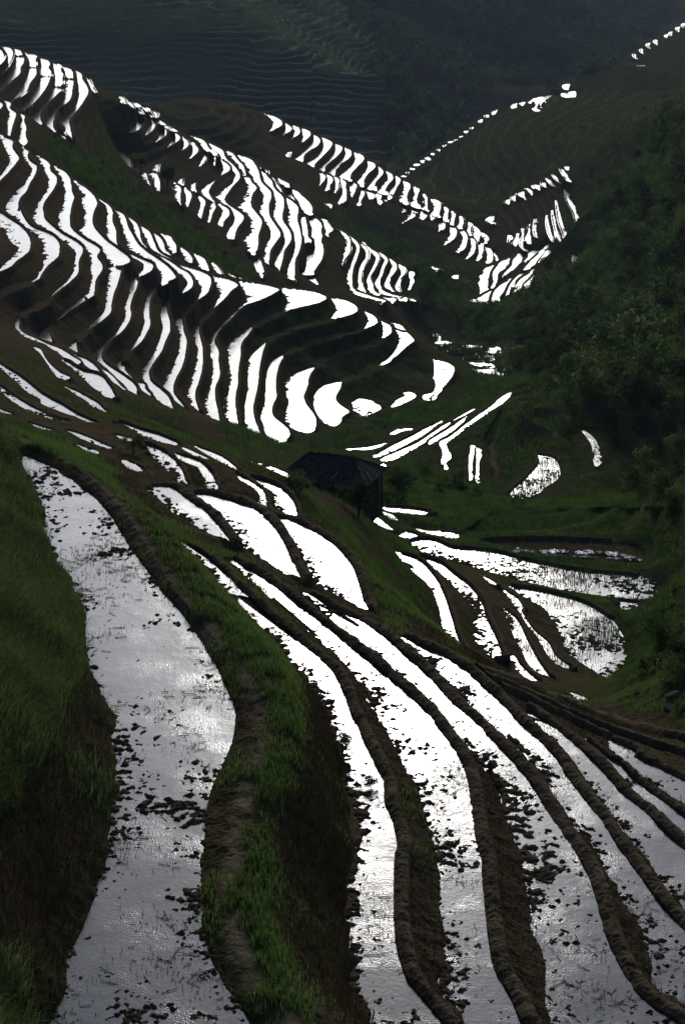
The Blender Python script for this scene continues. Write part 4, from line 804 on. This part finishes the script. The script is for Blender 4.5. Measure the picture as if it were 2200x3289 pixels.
def blades(P_, hgt, wid, lean=.45, bias=None, seed=1):
    r = np.random.default_rng(seed); n = len(P_); a = r.random(n) * 6.283; side = np.stack([np.cos(a), np.sin(a), np.zeros(n)], 1) * (wid * .5)[:, None]
    la = r.random(n) * 6.283; ln = r.random(n) ** 1.3 * lean; ld = np.stack([np.cos(la) * ln, np.sin(la) * ln, np.zeros(n)], 1)
    if bias is not None: ld = ld + bias
    up = np.array([0, 0, 1.]) ; h = hgt[:, None]
    mid = P_ + (up * .62 + ld * .28) * h; tip = P_ + (up * (1 - .35 * np.linalg.norm(ld, axis=1)[:, None] ** 1.5) + ld) * h
    v = np.stack([P_ - side, P_ + side, mid - side * .7, mid + side * .7, tip], 1).reshape(-1, 3); b = (np.arange(n) * 5)[:, None]
    f = np.stack([b + [0, 1, 3], b + [0, 3, 2], b + [2, 3, 4]], 1).reshape(-1, 3); return v, f
SLX = np.gradient(Zf, axis=1) / (RR[:, None] * dTH); SLY = np.gradient(Zf, axis=0) / dR[:, None]
def pick(weight, n, seed):
    r = np.random.default_rng(seed); w = weight.ravel().astype(np.float64); c = np.cumsum(w); i = np.searchsorted(c, r.random(n) * c[-1]); i = np.minimum(i, w.size - 1)
    ro, co = i // NA, i % NA
    rad = RR[ro] + (r.random(n) - .5) * dR[ro]; th = TH[co] + (r.random(n) - .5) * dTH
    return np.stack([rad * np.sin(th), rad * np.cos(th), Z.ravel()[i]], 1), ro, co
AREA = (RR * dTH * dR)[:, None] * np.ones((1, NA))
inview = (U_ > -150) & (U_ < 2350) & (V_ > -150) & (V_ < 3450)
leftbank = (Rg < 75) & (U_ < 560) & (green > .2) & (Z > CAMZ - 19.9) & ~inp & ((cut == 0) | (cut == 40)) & (trail < .05)
leftbank &= np.arctan2(X2, Y2) < np.interp(RR, *np.array(sorted([(np.hypot(*q), math.atan2(*q)) for q in smooth(on_level(pts(L[0]), 20.0), False, 2)])).T)[:, None] + .002
W = AREA * np.clip(green - .28, 0, 1) ** 1.3 * (~inp) * inview * (1 - np.clip(trail * 1.15, 0, .96)) * (~leftbank)
pch = np.clip(.45 + 2.0 * fbm(X2, Y2, .8, 3, 97), 0, 1)
p_, ro, co = pick(W * (Rg < 76) * pch * np.where((Rg > 56) & (U_ < 800), dist_in < .02, 1), 120000, 1); r_ = np.random.default_rng(5)
v, f = blades(p_, .06 + .16 * r_.random(len(p_)) ** 2 + .05 * green[ro, co], .012 + .010 * r_.random(len(p_)), .6, seed=2)
tag(obj('grass', v, f, PATHGRASS, smooth=False), 'short green grass along the footpath and bund sides', 'grass', kind='stuff')
p_, ro, co = pick(AREA * leftbank * inview * np.clip(green - .4, 0.004, 1) ** 1.3, 90000, 3); sl = np.stack([-SLX[ro, co], -SLY[ro, co] * .3, 0 * ro], 1); sl = sl / (1 + np.linalg.norm(sl, axis=1)[:, None]) * .55
v, f = blades(p_, .18 + .62 * r_.random(len(p_)) ** 2.0 * (.5 + np.clip(.6 + 1.5 * fbm(p_[:, 0], p_[:, 1], 1.6, 2, 98), 0, 1)), .012 + .014 * r_.random(len(p_)), 1.0, sl, 4)
tag(obj('tall_grass', v, f, BANKGRASS, smooth=False), 'tall uncut grass on the bank left of the nearest paddy', 'grass', kind='stuff')
p_, ro, co = pick(AREA * leftbank * inview, 5000, 31)
v, f = blades(p_, .35 + .5 * r_.random(len(p_)), .011 + .006 * r_.random(len(p_)), 1.0, seed=32)
tag(obj('dry_grass', v, f, DRYGRASS, smooth=False), 'pale dry grass stalks among the tall grass', 'grass', kind='stuff')
p_, ro, co = pick(W * ((Rg >= 74) & (Rg < 150) & (dist_in < .04)) / Rg, 120000, 6); s_ = Rg[ro, 0] / 80
v, f = blades(p_, (.10 + .22 * r_.random(len(p_))) * s_ ** .5, .020 * s_, .7, seed=7)
tag(obj('slope_grass', v, f, GRASS, smooth=False), 'rough grass on the slopes of the lower valley', 'grass', kind='stuff')
p_, ro, co = pick(W * ((Rg >= 150) & (Rg < 430) & (dist_far < .01)) / Rg ** 1.3, 190000, 8); s_ = Rg[ro, 0] / 80
v, f = blades(p_, (.14 + .28 * r_.random(len(p_))) * s_ ** .5, .025 * s_, .7, seed=9)
tag(obj('hillside_grass', v, f, GRASS, smooth=False), 'rank grass and weeds on the far terraced slopes', 'grass', kind='stuff')
FACEGRASS = leafmat('face_weeds', (.026, .020, .009), (.058, .046, .021), (.105, .092, .045), .35, 7)
face = AREA * (~inp) * inview * (Rg < 74) * np.clip(.75 - green, 0, 1) * (trail < .1) * (~rimmask) * np.clip(np.hypot(SLX, SLY) - .35, 0, 1.2) * np.where(cut > 0, .5, 1)
p_, ro, co = pick(face, 70000, 33); sl = np.stack([-SLX[ro, co], -SLY[ro, co] * .3, 0 * ro], 1); sl = sl / (1 + np.linalg.norm(sl, axis=1)[:, None]) * .6
v, f = blades(p_, .05 + .16 * r_.random(len(p_)) ** 2, .010 + .010 * r_.random(len(p_)), .8, sl, 34)
tag(obj('bank_weeds', v, f, FACEGRASS, smooth=False), 'withered weeds and roots on the steep earth banks', 'weeds', kind='stuff')
# stubble and straw in the near paddies, seedlings in the valley fields
def in_pad(names):
    ks = [i for i, p in enumerate(pads) if p['name'] in names]; return np.isin(pid, ks)
def padz(ro, co): return (CAMZ - HP[pid[ro, co]])
wst = AREA * in_pad(['f%d' % i for i in range(8)] + ['j1', 'j2', 'j3']) * inview * np.clip(fbm(X2, Y2, 1.4, 3, 91) + .15, 0, 1) ** 2
wst = wst * np.where(in_pad(['f0']), 1.6, 1.0)
p_, ro, co = pick(wst, 9000, 12); p_[:, 2] = padz(ro, co) - .02
v, f = blades(p_, .02 + .13 * r_.random(len(p_)) ** 3, .008 + .008 * r_.random(len(p_)), .7, seed=13)
tag(obj('rice_stubble', v, f, DRYGRASS, smooth=False), 'short rotting rice stubble standing in the near paddies', 'stubble', kind='stuff')
p_, ro, co = pick(wst, 1300, 14); n_ = len(p_); p_[:, 2] = padz(ro, co) + .012; a_ = r_.random(n_) * 3.14; l_ = .03 + .15 * r_.random(n_) ** 2.5
d_ = np.stack([np.cos(a_), np.sin(a_), .12 * (r_.random(n_) - .3)], 1) * l_[:, None]; w_ = np.stack([-np.sin(a_), np.cos(a_), 0 * a_], 1) * .005
v = np.stack([p_ - d_ - w_, p_ + d_ - w_, p_ + d_ + w_, p_ - d_ + w_, p_ - d_ + [0, 0, .012], p_ + d_ + [0, 0, .012]], 1).reshape(-1, 3); b_ = (np.arange(n_) * 6)[:, None]
f = np.stack([b_ + [0, 1, 5], b_ + [0, 5, 4], b_ + [3, 4, 5], b_ + [3, 5, 2]], 1).reshape(-1, 3)
tag(obj('straw', v, f, DRYGRASS, smooth=False), 'loose straw floating on the near paddies', 'straw', kind='stuff')
wr = AREA * in_pad(['r6', 'r7', 'r8', 'r9', 'k7', 'g2', 'g3', 'g4', 'g0', 'g6']) * np.clip(fbm(X2, Y2, 3, 3, 95) + .3, 0, 1)
p_, ro, co = pick(wr, 9000, 16); p_[:, 2] = padz(ro, co) - .02; s_ = np.maximum(1, Rg[ro, 0] / 110)
v, f = blades(p_, (.08 + .22 * r_.random(len(p_))) * s_, .035 * s_, .5, seed=17)
tag(obj('rice_seedlings', v, f, GRASS, smooth=False), 'green seedlings growing in the valley paddies', 'seedlings', kind='stuff')

# ---- shrubs and trees: many small leaf clumps spread through an uneven crown
BARK, nt_, b_p = mat('bark'); b_p.inputs['Base Color'].default_value = (.035, .026, .018, 1); b_p.inputs['Roughness'].default_value = .9
def crown(n, rx, rz, leaf, clumps, seed, cz=None):
    r = np.random.default_rng(seed); cz = rz * .9 if cz is None else cz
    c = r.normal(size=(clumps, 3)); c = c / np.linalg.norm(c, axis=1)[:, None] * r.random((clumps, 1)) ** .45 * .72; cr = .25 + .25 * r.random(clumps)
    k = r.integers(0, clumps, n); d = r.normal(size=(n, 3)); d = d / np.linalg.norm(d, axis=1)[:, None] * (r.random((n, 1)) ** .4)
    q = (c[k] + d * cr[k][:, None]) * [rx, rx, rz] + [0, 0, cz]; q[:, 2] = np.maximum(q[:, 2], .04 * rz)
    nrm = r.normal(size=(n, 3)) + [0, 0, .6]; nrm /= np.linalg.norm(nrm, axis=1)[:, None]
    t = np.cross(nrm, r.normal(size=(n, 3))); t /= np.linalg.norm(t, axis=1)[:, None]; bt = np.cross(nrm, t); s = (leaf * (.6 + .8 * r.random(n)))[:, None]
    v = np.stack([q - t * s, q - bt * s * .5, q + t * s, q + bt * s * .5], 1).reshape(-1, 3); return v, (np.arange(n) * 4)[:, None] + np.array([0, 1, 2, 3])
def tube(p, rad, seg=6):
    p = np.asarray(p, float); vs = []; fs = []
    for i, q in enumerate(p):
        t = p[min(i + 1, len(p) - 1)] - p[max(i - 1, 0)]; t /= np.linalg.norm(t); a = np.cross(t, [.3, 1, .1]); a /= np.linalg.norm(a); b = np.cross(t, a)
        for k in range(seg): th = 6.2832 * k / seg; vs.append(q + rad[i] * (math.cos(th) * a + math.sin(th) * b))
    for i in range(len(p) - 1):
        for k in range(seg): fs.append([i * seg + k, i * seg + (k + 1) % seg, (i + 1) * seg + (k + 1) % seg, (i + 1) * seg + k])
    return np.array(vs), np.array(fs)
def cat(parts):
    V = []; Fc = []; o = 0
    for v, f in parts: V.append(v); Fc.append(f + o); o += len(v)
    return np.concatenate(V), np.concatenate(Fc)
def limbs(h, r0, n, seed, spread):
    r = np.random.default_rng(seed); out = [tube([(0, 0, -.25), (.03 * h, 0, h * .35), (0, .04 * h, h * .8)], [r0, r0 * .75, r0 * .3])]
    for i in range(n):
        a = r.random() * 6.283; z0 = h * (.25 + .4 * r.random()); l = spread * (.5 + .5 * r.random())
        out.append(tube([(0, 0, z0), (math.cos(a) * l * .5, math.sin(a) * l * .5, z0 + .25 * l), (math.cos(a) * l, math.sin(a) * l, z0 + .65 * l)], [r0 * .5, r0 * .32, r0 * .12]))
    return cat(out)
SHR = []
for i, (n_, rx, rz, lf, cl) in enumerate(((520, 1.0, .75, .085, 9), (620, 1.0, 1.05, .085, 10), (480, 1.0, .55, .09, 8), (560, 1.0, .9, .075, 14), (420, 1.0, .8, .10, 7))):
    SHR.append(crown(n_, rx, rz, lf, cl, 200 + i))
def ground(x, y):
    cx, cy = togrid(np.array([[x, y]])); return float(Z[int(np.clip(round(cy[0]), 0, NR - 1)), int(np.clip(round(cx[0]), 0, NA - 1))])
def ground_at(u, v):
    """march down the sight line of one surveyed spot to the ground"""
    X, Y, Zd_ = ray((u, v)); hz = math.hypot(X, Y); r = np.arange(25.5, 2000, .15); x = X / hz * r; y = Y / hz * r; z = CAMZ + Zd_ / hz * r
    cx, cy = togrid(np.stack([x, y], 1)); g_ = Z[np.clip(np.round(cy).astype(int), 0, NR - 1), np.clip(np.round(cx).astype(int), 0, NA - 1)]
    k = np.argmax(g_ >= z); return x[k], y[k], g_[k]
shr_mesh = []
for v, f in SHR:
    o = obj('shrub', v, f, SCRUB, smooth=False); shr_mesh.append(o.data); bpy.data.objects.remove(o)
def scatter(poly, n, rng_r, label, group, size, seed, cat_='shrub', name='shrub', gmin=.3):
    im = np.zeros((IH, IW), np.float32); paint_view(im, poly, 1.0)
    w = (AREA / Rg ** 2) * (from_view(im, U_, V_) > .5) * (~inp) * (green > gmin) * (Rg > rng_r[0]) * (Rg < rng_r[1]) * (dist_in < .02)
    p_, ro, co = pick(w, n, seed); r = np.random.default_rng(seed)
    for q in p_:
        o = bpy.data.objects.new(name, shr_mesh[r.integers(0, len(shr_mesh))]); COL.objects.link(o)
        s = size[0] + (size[1] - size[0]) * r.random() ** 1.7; o.location = (q[0], q[1], q[2] - .08 * s); o.rotation_euler = (0, 0, r.random() * 6.28); o.scale = (s, s, s * (.8 + .5 * r.random()))
        tag(o, label, cat_, group)
def mass(poly, n, rng_r, size, seed, name, label, material, leaves=None, gmin=.3, flat=.8):
    im = np.zeros((IH, IW), np.float32); paint_view(im, poly, 1.0)
    w = (AREA / Rg ** 1.7) * (from_view(im, U_, V_) > .5) * (~inp) * (green > gmin) * (Rg > rng_r[0]) * (Rg < rng_r[1]) * (dist_in < .02)
    p_, ro, co = pick(w, n, seed); r = np.random.default_rng(seed); parts = []
    for q in p_:
        v, f = (SHR if leaves is None else leaves)[r.integers(0, 5 if leaves is None else len(leaves))]; m = len(f) if leaves else len(f) // 3
        s = size[0] + (size[1] - size[0]) * r.random() ** 1.5; a = r.random() * 6.28; c_, s_ = math.cos(a), math.sin(a)
        vv = v[:m * 4] @ np.array([[c_, -s_, 0], [s_, c_, 0], [0, 0, flat + .3 * r.random()]]).T * s + q; parts.append((vv, f[:m]))
    v, f = cat(parts); tag(obj(name, v, f, material, smooth=False), label, name.replace('_', ' '), kind='stuff')
HILL = "U:1880,420 2230,330 2230,1330 2000,1310 1800,1230 1600,1180 1480,1080 1560,1010 1700,900 1830,700"
scatter(HILL, 230, (150, 480), 'leafy dark green shrub in the scrub covering the right-hand hillside', 'shrubs on the right-hand hillside', (1.3, 3.8), 301)
scatter("U:1260,820 1480,980 1500,1180 1400,1080 1280,960 1180,880", 30, (250, 460), 'low green shrub in the gully under the second spur of terraces', 'shrubs in the gully', (.9, 2.2), 302)
scatter("U:1250,1480 1500,1500 1700,1560 1640,1640 1400,1640 1260,1640", 24, (90, 220), 'low leafy bush on the ground behind the dark hut', 'bushes behind the hut', (.35, 1.0), 303)
scatter("U:1700,1180 2200,1300 2200,1640 2080,1640 1960,1480 1750,1400", 40, (120, 300), 'dark shrub on the knoll round the curved pond terraces', 'shrubs on the knoll', (.6, 1.6), 304)
scatter("U:2060,1680 2210,1680 2210,2330 2090,2260 2040,2140 2110,1960", 36, (55, 150), 'leafy bush on the stony bank at the right edge', 'bushes at the right edge', (.3, .8), 305)
scatter("U:1180,380 1420,520 1280,600 1150,480", 12, (380, 760), 'small dark shrub on the grassy ridge below the far mountain', 'shrubs on the far ridge', (1.2, 2.6), 306)
mass("U:1560,300 2300,280 2300,1330 2000,1300 1750,1220 1480,1100 1420,1000 1600,880 1780,640 1500,720", 1500, (120, 560), (.6, 1.7), 311, 'scrub', 'dense low scrub between the shrubs of the right-hand slopes', SCRUB, gmin=.35)
mass("U:1000,640 1300,760 1560,900 1500,1060 1300,970 1100,760", 260, (250, 480), (.5, 1.5), 312, 'undergrowth', 'dense weeds and brush in the gully between the spurs', SCRUB, gmin=.4)
mass("U:80,400 330,490 700,770 900,900 600,840 330,650", 170, (220, 420), (.4, 1.1), 313, 'brush', 'patches of brush on the green slope under the second spur', SCRUB, gmin=.4)
CRW = [crown(80, 1.0, 1.15, .21, 7, 400 + i) for i in range(6)]
mass("U:1050,-250 2400,-250 2400,0 2180,70 2000,185 1950,232 1760,290 1560,330 1320,520 1230,420 1240,250", 3800, (640, 2200), (3.0, 6.0), 321, 'forest', 'far forest covering the hazy mountain beyond the terraces', FOREST, CRW, gmin=.2)

# ---- trees that stand out
def tree(u, v, h, rx, label, name='tree', catg='tree', seed=1, leaf=.14, n=1500, group=None):
    x, y, z = ground_at(u, v); t = bpy.data.objects.new(name, None); COL.objects.link(t); t.location = (x, y, z); tag(t, label, catg, group)
    v_, f_ = crown(n, rx, h * .42, leaf, 16, seed, h * .62); obj('crown', v_, f_, SCRUB, t, smooth=False)
    v_, f_ = limbs(h * .85, .035 * h, 6, seed, rx * .7); obj('trunk', v_, f_, BARK, t); return t
tree(452, 560, 4.4, 2.4, 'broad dark tree at the end of the white strips on the second spur', seed=11)
tree(538, 600, 4.2, 1.7, 'narrower dark tree right of the broad one, in front of mud specked strips', seed=12)
tree(2112, 2170, 3.1, 1.2, 'dense dark upright bush beside the grey boulders at the right edge', 'bush', 'bush', 13, .07, 1900)
tree(1275, 1610, 2.4, 1.5, 'rounded grey green bush against the right end of the hut', 'bush', 'bush', 14, .07, 1900)
tree(1225, 1640, 1.9, 1.3, 'low bush growing in front of the right corner of the hut', 'bush', 'bush', 18, .065, 1500)
tree(1150, 1655, 2.0, 1.4, 'low wide bush on the grass below the front wall of the hut', 'bush', 'bush', 19, .065, 1500)
tree(960, 1590, 1.0, 1.0, 'small low bush at the left end of the hut', 'bush', 'bush', 20, .06, 1200)
tree(428, 1455, .75, .6, 'small dark bush on the bund between the upper narrow paddies', 'bush', 'bush', 15, .03, 1200)
tree(1098, 2425, .5, .36, 'small green bush at the foot of the steep bank under the footpath', 'bush', 'bush', 16, .025, 900)
tree(1190, 2545, .34, .26, 'tiny leafy bush standing in the muddy paddy below the steep bank', 'bush', 'bush', 17, .022, 700)

# ------------------------------------------------------------------ stones
ROCK, nt_, b_ = mat('rock'); g_ = nd(nt_, 'ShaderNodeNewGeometry'); n1_ = noise(nt_, g_.outputs['Position'], 3.0, 6, .7)
nt_.links.new(ramp(nt_, n1_, [(.3, (.028, .025, .020)), (.5, (.075, .066, .054)), (.75, (.16, .145, .12))]), b_.inputs['Base Color']); b_.inputs['Roughness'].default_value = .9; b_.inputs['Specular IOR Level'].default_value = 0
bp_ = nd(nt_, 'ShaderNodeBump', i_Strength=.7, i_Distance=.05); nt_.links.new(n1_, bp_.inputs['Height']); nt_.links.new(bp_.outputs[0], b_.inputs['Normal'])
def stone(u, v, s, label, seed, flat=.6, group=None, name='boulder', catg='boulder', sink=.25 if True else 0):
    import bmesh
    x, y, z = ground_at(u, v); bm = bmesh.new(); bmesh.ops.create_icosphere(bm, subdivisions=4, radius=1.0); r = np.random.default_rng(seed)
    pl = r.normal(size=(9, 3)); pl /= np.linalg.norm(pl, axis=1)[:, None]; of = .48 + .32 * r.random(9)
    for vt in bm.verts:
        c = np.array(vt.co)
        for n_, o_ in zip(pl, of):
            k = c @ n_ - o_
            if k > 0: c = c - n_ * k * .92
        c = c * (1 + .05 * math.sin(5 * c[0] + seed) * math.cos(6 * c[1] - seed)); vt.co = c * s * np.array([1, .85, flat])
    me = bpy.data.meshes.new(name); bm.to_mesh(me); bm.free(); me.materials.append(ROCK); me.polygons.foreach_set('use_smooth', np.ones(len(me.polygons), bool))
    o = bpy.data.objects.new(name, me); COL.objects.link(o); o.location = (x, y, z + s * flat * (.5 if s > .15 else .1)); o.rotation_euler = (r.random() * .3, r.random() * .3, r.random() * 6.28); tag(o, label, catg, group); return o
stone(2165, 2248, .42, 'big flat topped grey boulder at the right edge, above the dry bunds', 1, .5)
stone(2192, 2165, .42, 'pale tilted boulder cut by the right edge, uppermost of the bank', 2, .7)
stone(2150, 2285, .30, 'low pale boulder just below the big flat topped one', 3, .45)
stone(2192, 2285, .28, 'speckled boulder at the right edge beside the low pale one', 4, .6)
stone(2188, 2020, .32, 'dark grey boulder half hidden in bushes at the right edge', 5, .6)
stone(2052, 2095, .16, 'grey stone on the bank beside the rounded valley paddy, upper one', 6, .6)
stone(2035, 2190, .2, 'grey stone on the bank beside the rounded valley paddy, middle one', 7, .5)
stone(2045, 2235, .17, 'grey stone on the bank by the bottom corner of the rounded valley paddy', 8, .6)
stone(1560, 2436, .11, 'small stone at the foot of the bund, uppermost of three', 9, .9, name='stone', catg='stone')
stone(1578, 2478, .16, 'largest stone at the foot of the bund, middle of three', 10, .8, name='stone', catg='stone')
stone(1600, 2522, .13, 'small stone at the foot of the bund, lowest of three', 11, .9, name='stone', catg='stone')

# ------------------------------------------------------------------ hut, stakes, plastic sheets
WOOD, nt_, b_ = mat('old_wood'); g_ = nd(nt_, 'ShaderNodeNewGeometry'); n1_ = noise(nt_, g_.outputs['Position'], 5.0, 5, .7)
nt_.links.new(ramp(nt_, n1_, [(.32, (.014, .012, .010)), (.55, (.045, .038, .031)), (.72, (.13, .115, .10))]), b_.inputs['Base Color']); b_.inputs['Roughness'].default_value = .85; b_.inputs['Specular IOR Level'].default_value = .1
PALE, nt_, b_ = mat('stake_wood'); b_.inputs['Base Color'].default_value = (.22, .19, .14, 1); b_.inputs['Roughness'].default_value = .8
def boxm(x0, x1, y0, y1, z0, z1):
    v = np.array([(x, y, z) for z in (z0, z1) for y in (y0, y1) for x in (x0, x1)], float)
    return v, np.array([[0, 2, 3, 1], [4, 5, 7, 6], [0, 1, 5, 4], [2, 6, 7, 3], [0, 4, 6, 2], [1, 3, 7, 5]])
def hut():
    q, H = at_dist((1022, 1552), 102.6); t = bpy.data.objects.new('hut', None); COL.objects.link(t); ez = CAMZ - H
    gz = ground(q[0], q[1] + 2); t.location = (q[0] + .75, q[1] + 1.75, ez - 1.5 - .5); t.rotation_euler = (0, 0, -.36); tag(t, 'low dark wooden hut with a wide sagging bark roof below the middle spur', 'hut')
    e = ez - t.location.z; r = np.random.default_rng(5); W2, D2 = 2.6, 1.9
    rows = []
    def slab(x0, x1, s):                                      # one side of the roof, laid as rough bark strips
        n = 17
        for i in range(n):
            a, b = x0 + (x1 - x0) * i / n, x0 + (x1 - x0) * (i + 1) / n + .04
            for j in range(5):
                f0, f1 = j / 5 - .03, (j + 1) / 5 + .05 + (.16 * r.random() - .04) * (j == 4); lift = .03 + .045 * r.random() + .02 * (i % 2)
                def pt(x, f, dz): w = (x / W2); sx = x * (1 - .48 * (1 - f) * abs(w)); return (sx, s * D2 * f, e + 1.0 * (1 - f) - .05 * math.cos(w * 1.4) * f + dz)
                v = np.array([pt(a, f0, lift), pt(b, f0, lift), pt(b, f1, lift), pt(a, f1, lift), pt(a, f0, lift - .03), pt(b, f0, lift - .03), pt(b, f1, lift - .03), pt(a, f1, lift - .03)]) + r.normal(size=(8, 3)) * .012
                rows.append((v, np.array([[0, 1, 2, 3], [4, 7, 6, 5], [0, 4, 5, 1], [1, 5, 6, 2], [2, 6, 7, 3], [3, 7, 4, 0]])))
    slab(-W2, W2, -1); slab(-W2, W2, 1); v, f = cat(rows); obj('roof', v, f, WOOD, t, smooth=False)
    for s in (-1, 1):                                        # hipped ends
        rows = []
        for i in range(10):
            a, b = -1 + 2 * i / 10, -1 + 2 * (i + 1) / 10 + .03; x1 = W2; x0 = W2 * .52
            v = np.array([(s * x0, a * .02, e + 1.0), (s * x0, b * .02, e + 1.0), (s * x1, b * D2, e - .04), (s * x1, a * D2, e - .04)]); v[:, 2] += .05 * r.random()
            v = np.r_[v, v - [0, 0, .04]]; rows.append((v, np.array([[0, 1, 2, 3], [4, 7, 6, 5], [0, 4, 5, 1], [1, 5, 6, 2], [2, 6, 7, 3], [3, 7, 4, 0]])))
        v, f = cat(rows); obj('roof_end', v, f, WOOD, t, smooth=False)
    parts = []
    for (x0, y0, x1, y1) in ((-2.2, -1.6, 2.2, -1.6), (2.2, -1.6, 2.2, 1.6), (2.2, 1.6, -2.2, 1.6), (-2.2, 1.6, -2.2, -1.6)):
        l = math.hypot(x1 - x0, y1 - y0); n = int(l / .2); parts = []
        for i in range(n):
            c = (i + .5) / n; cx_, cy_ = x0 + (x1 - x0) * c, y0 + (y1 - y0) * c; hw = .092
            parts.append(boxm(cx_ - (hw if y0 == y1 else .02), cx_ + (hw if y0 == y1 else .02), cy_ - (hw if x0 == x1 else .02), cy_ + (hw if x0 == x1 else .02), -.8, e + .02 - .04 * r.random()))
        v, f = cat(parts); obj('wall', v, f, WOOD, t, smooth=False)
    for sx in (-1, 1):
        for sy in (-1, 1): v, f = tube([(sx * 2.3, sy * 1.72, -.8), (sx * 2.3, sy * 1.72, e)], [.07, .06]); obj('post', v, f, WOOD, t)
    for k, (x, y0, y1, z0, z1) in enumerate(((-1.1, -1.8, .3, .16, .86), (.6, -1.6, .1, .25, .9))):
        v, f = tube([(x, y0, e + z0), (x + .4, y1, e + z1)], [.03, .025]); obj('roof_pole', v, f, PALE, t)
hut()
Zst = [(125, 125, 165), (235, 125, 180), (340, 130, 192), (435, 130, 190), (520, 130, 190), (597, 122, 188), (690, 132, 190), (770, 125, 190), (865, 140, 222), (955, 150, 228), (1048, 148, 222), (1132, 150, 235), (1222, 158, 240), (1307, 185, 222)]
for row, lab, grp in ((Zst, 'thin pale stake in the back row along the dark seed bed', 'stakes along the back of the seed bed'),
                      ([(710, 256, 286), (790, 264, 302), (868, 264, 306), (950, 264, 312), (1020, 272, 316), (1100, 278, 322), (1165, 290, 332), (1230, 318, 356), (1305, 318, 362)], 'thin pale stake in the front row below the crumpled plastic sheets', 'stakes along the front of the seed bed')):
    me0 = None
    for i, (x, y0, y1) in enumerate(row):
        k = 650 / 1568; gx, gy, gz = ground_at(1500 + x * k, 1680 + y1 * k); hh = (y1 - y0) * k * math.hypot(math.hypot(gx, gy), CAMZ - gz) / F_PX / .93
        if me0 is None:
            v, f = tube([(0, 0, -.3), (.012, .0, .5), (.0, .012, 1.0)], [.026, .024, .018]); o = obj('stake', v, f, PALE); me0 = o.data
        else: o = bpy.data.objects.new('stake', me0); COL.objects.link(o)
        o.location = (gx, gy, gz); o.scale = (1, 1, max(hh, .4)); o.rotation_euler = (random.uniform(-.05, .05), random.uniform(-.06, .06), random.random() * 6); tag(o, lab, 'stake', grp)
PLAS, nt_, b_ = mat('plastic_sheet'); b_.inputs['Base Color'].default_value = (.20, .20, .195, 1); b_.inputs['Roughness'].default_value = .35
for lab, s_, w_ in (('long crumpled clear plastic sheet lying on the dark seed bed, upper one', "L:505,1122 640,1132 760,1128 900,1136 1020,1138 1110,1146 1200,1160 1230,1182", .36),
                    ('narrow crumpled plastic sheet lying on the dark seed bed, lower one', "L:690,1150 830,1158 960,1164 1080,1172 1190,1180 1300,1186", .16)):
    ln = densify(smooth(pts(s_), False, 6), False, 5); V = []; r = np.random.default_rng(3)
    g3 = np.array([ground_at(*q) for q in ln]); tn = np.gradient(g3[:, :2], axis=0); tn /= np.linalg.norm(tn, axis=1)[:, None] + 1e-9; nr = np.stack([-tn[:, 1], tn[:, 0]], 1); K = 9
    for i in range(len(ln)):
        for k in range(K):
            c = (k / (K - 1) - .5) * 2 * w_ * (.6 + .35 * math.sin(i * .13 + 1) + .25 * math.sin(i * .37)); V.append((*(g3[i, :2] + nr[i] * c), g3[i, 2] + .05 + .16 * abs(math.sin(i * .9 + k * 1.7)) * r.random() * (1 - .5 * abs(k / (K - 1) - .5))))
    n_ = len(ln); f = np.array([[i * K + k, i * K + k + 1, (i + 1) * K + k + 1, (i + 1) * K + k] for i in range(n_ - 1) for k in range(K - 1)])
    tag(obj('plastic_sheet', np.array(V), f, PLAS), lab, 'plastic sheet')
print('things', time.time() - T0)
# ------------------------------------------------------------------ air: even haze in the valley
zlo = float(Z.min()) - 1.0; zhi = max(CAMZ, float(Z.max()) + 14) + 3
v, f = boxm(-760, 760, -12, 2380, zlo, zhi)
HZ = bpy.data.materials.new('haze'); HZ.use_nodes = True; nt_ = HZ.node_tree; nt_.nodes.remove(nt_.nodes['Principled BSDF'])
pv = nd(nt_, 'ShaderNodeVolumePrincipled'); pv.inputs['Color'].default_value = (.62, .74, .95, 1); pv.inputs['Density'].default_value = .00007; pv.inputs['Anisotropy'].default_value = .2
nt_.links.new(pv.outputs[0], nt_.nodes['Material Output'].inputs['Volume'])
tag(obj('haze', v, f, HZ, smooth=False), 'thin blue haze filling the valley', 'haze', kind='stuff')
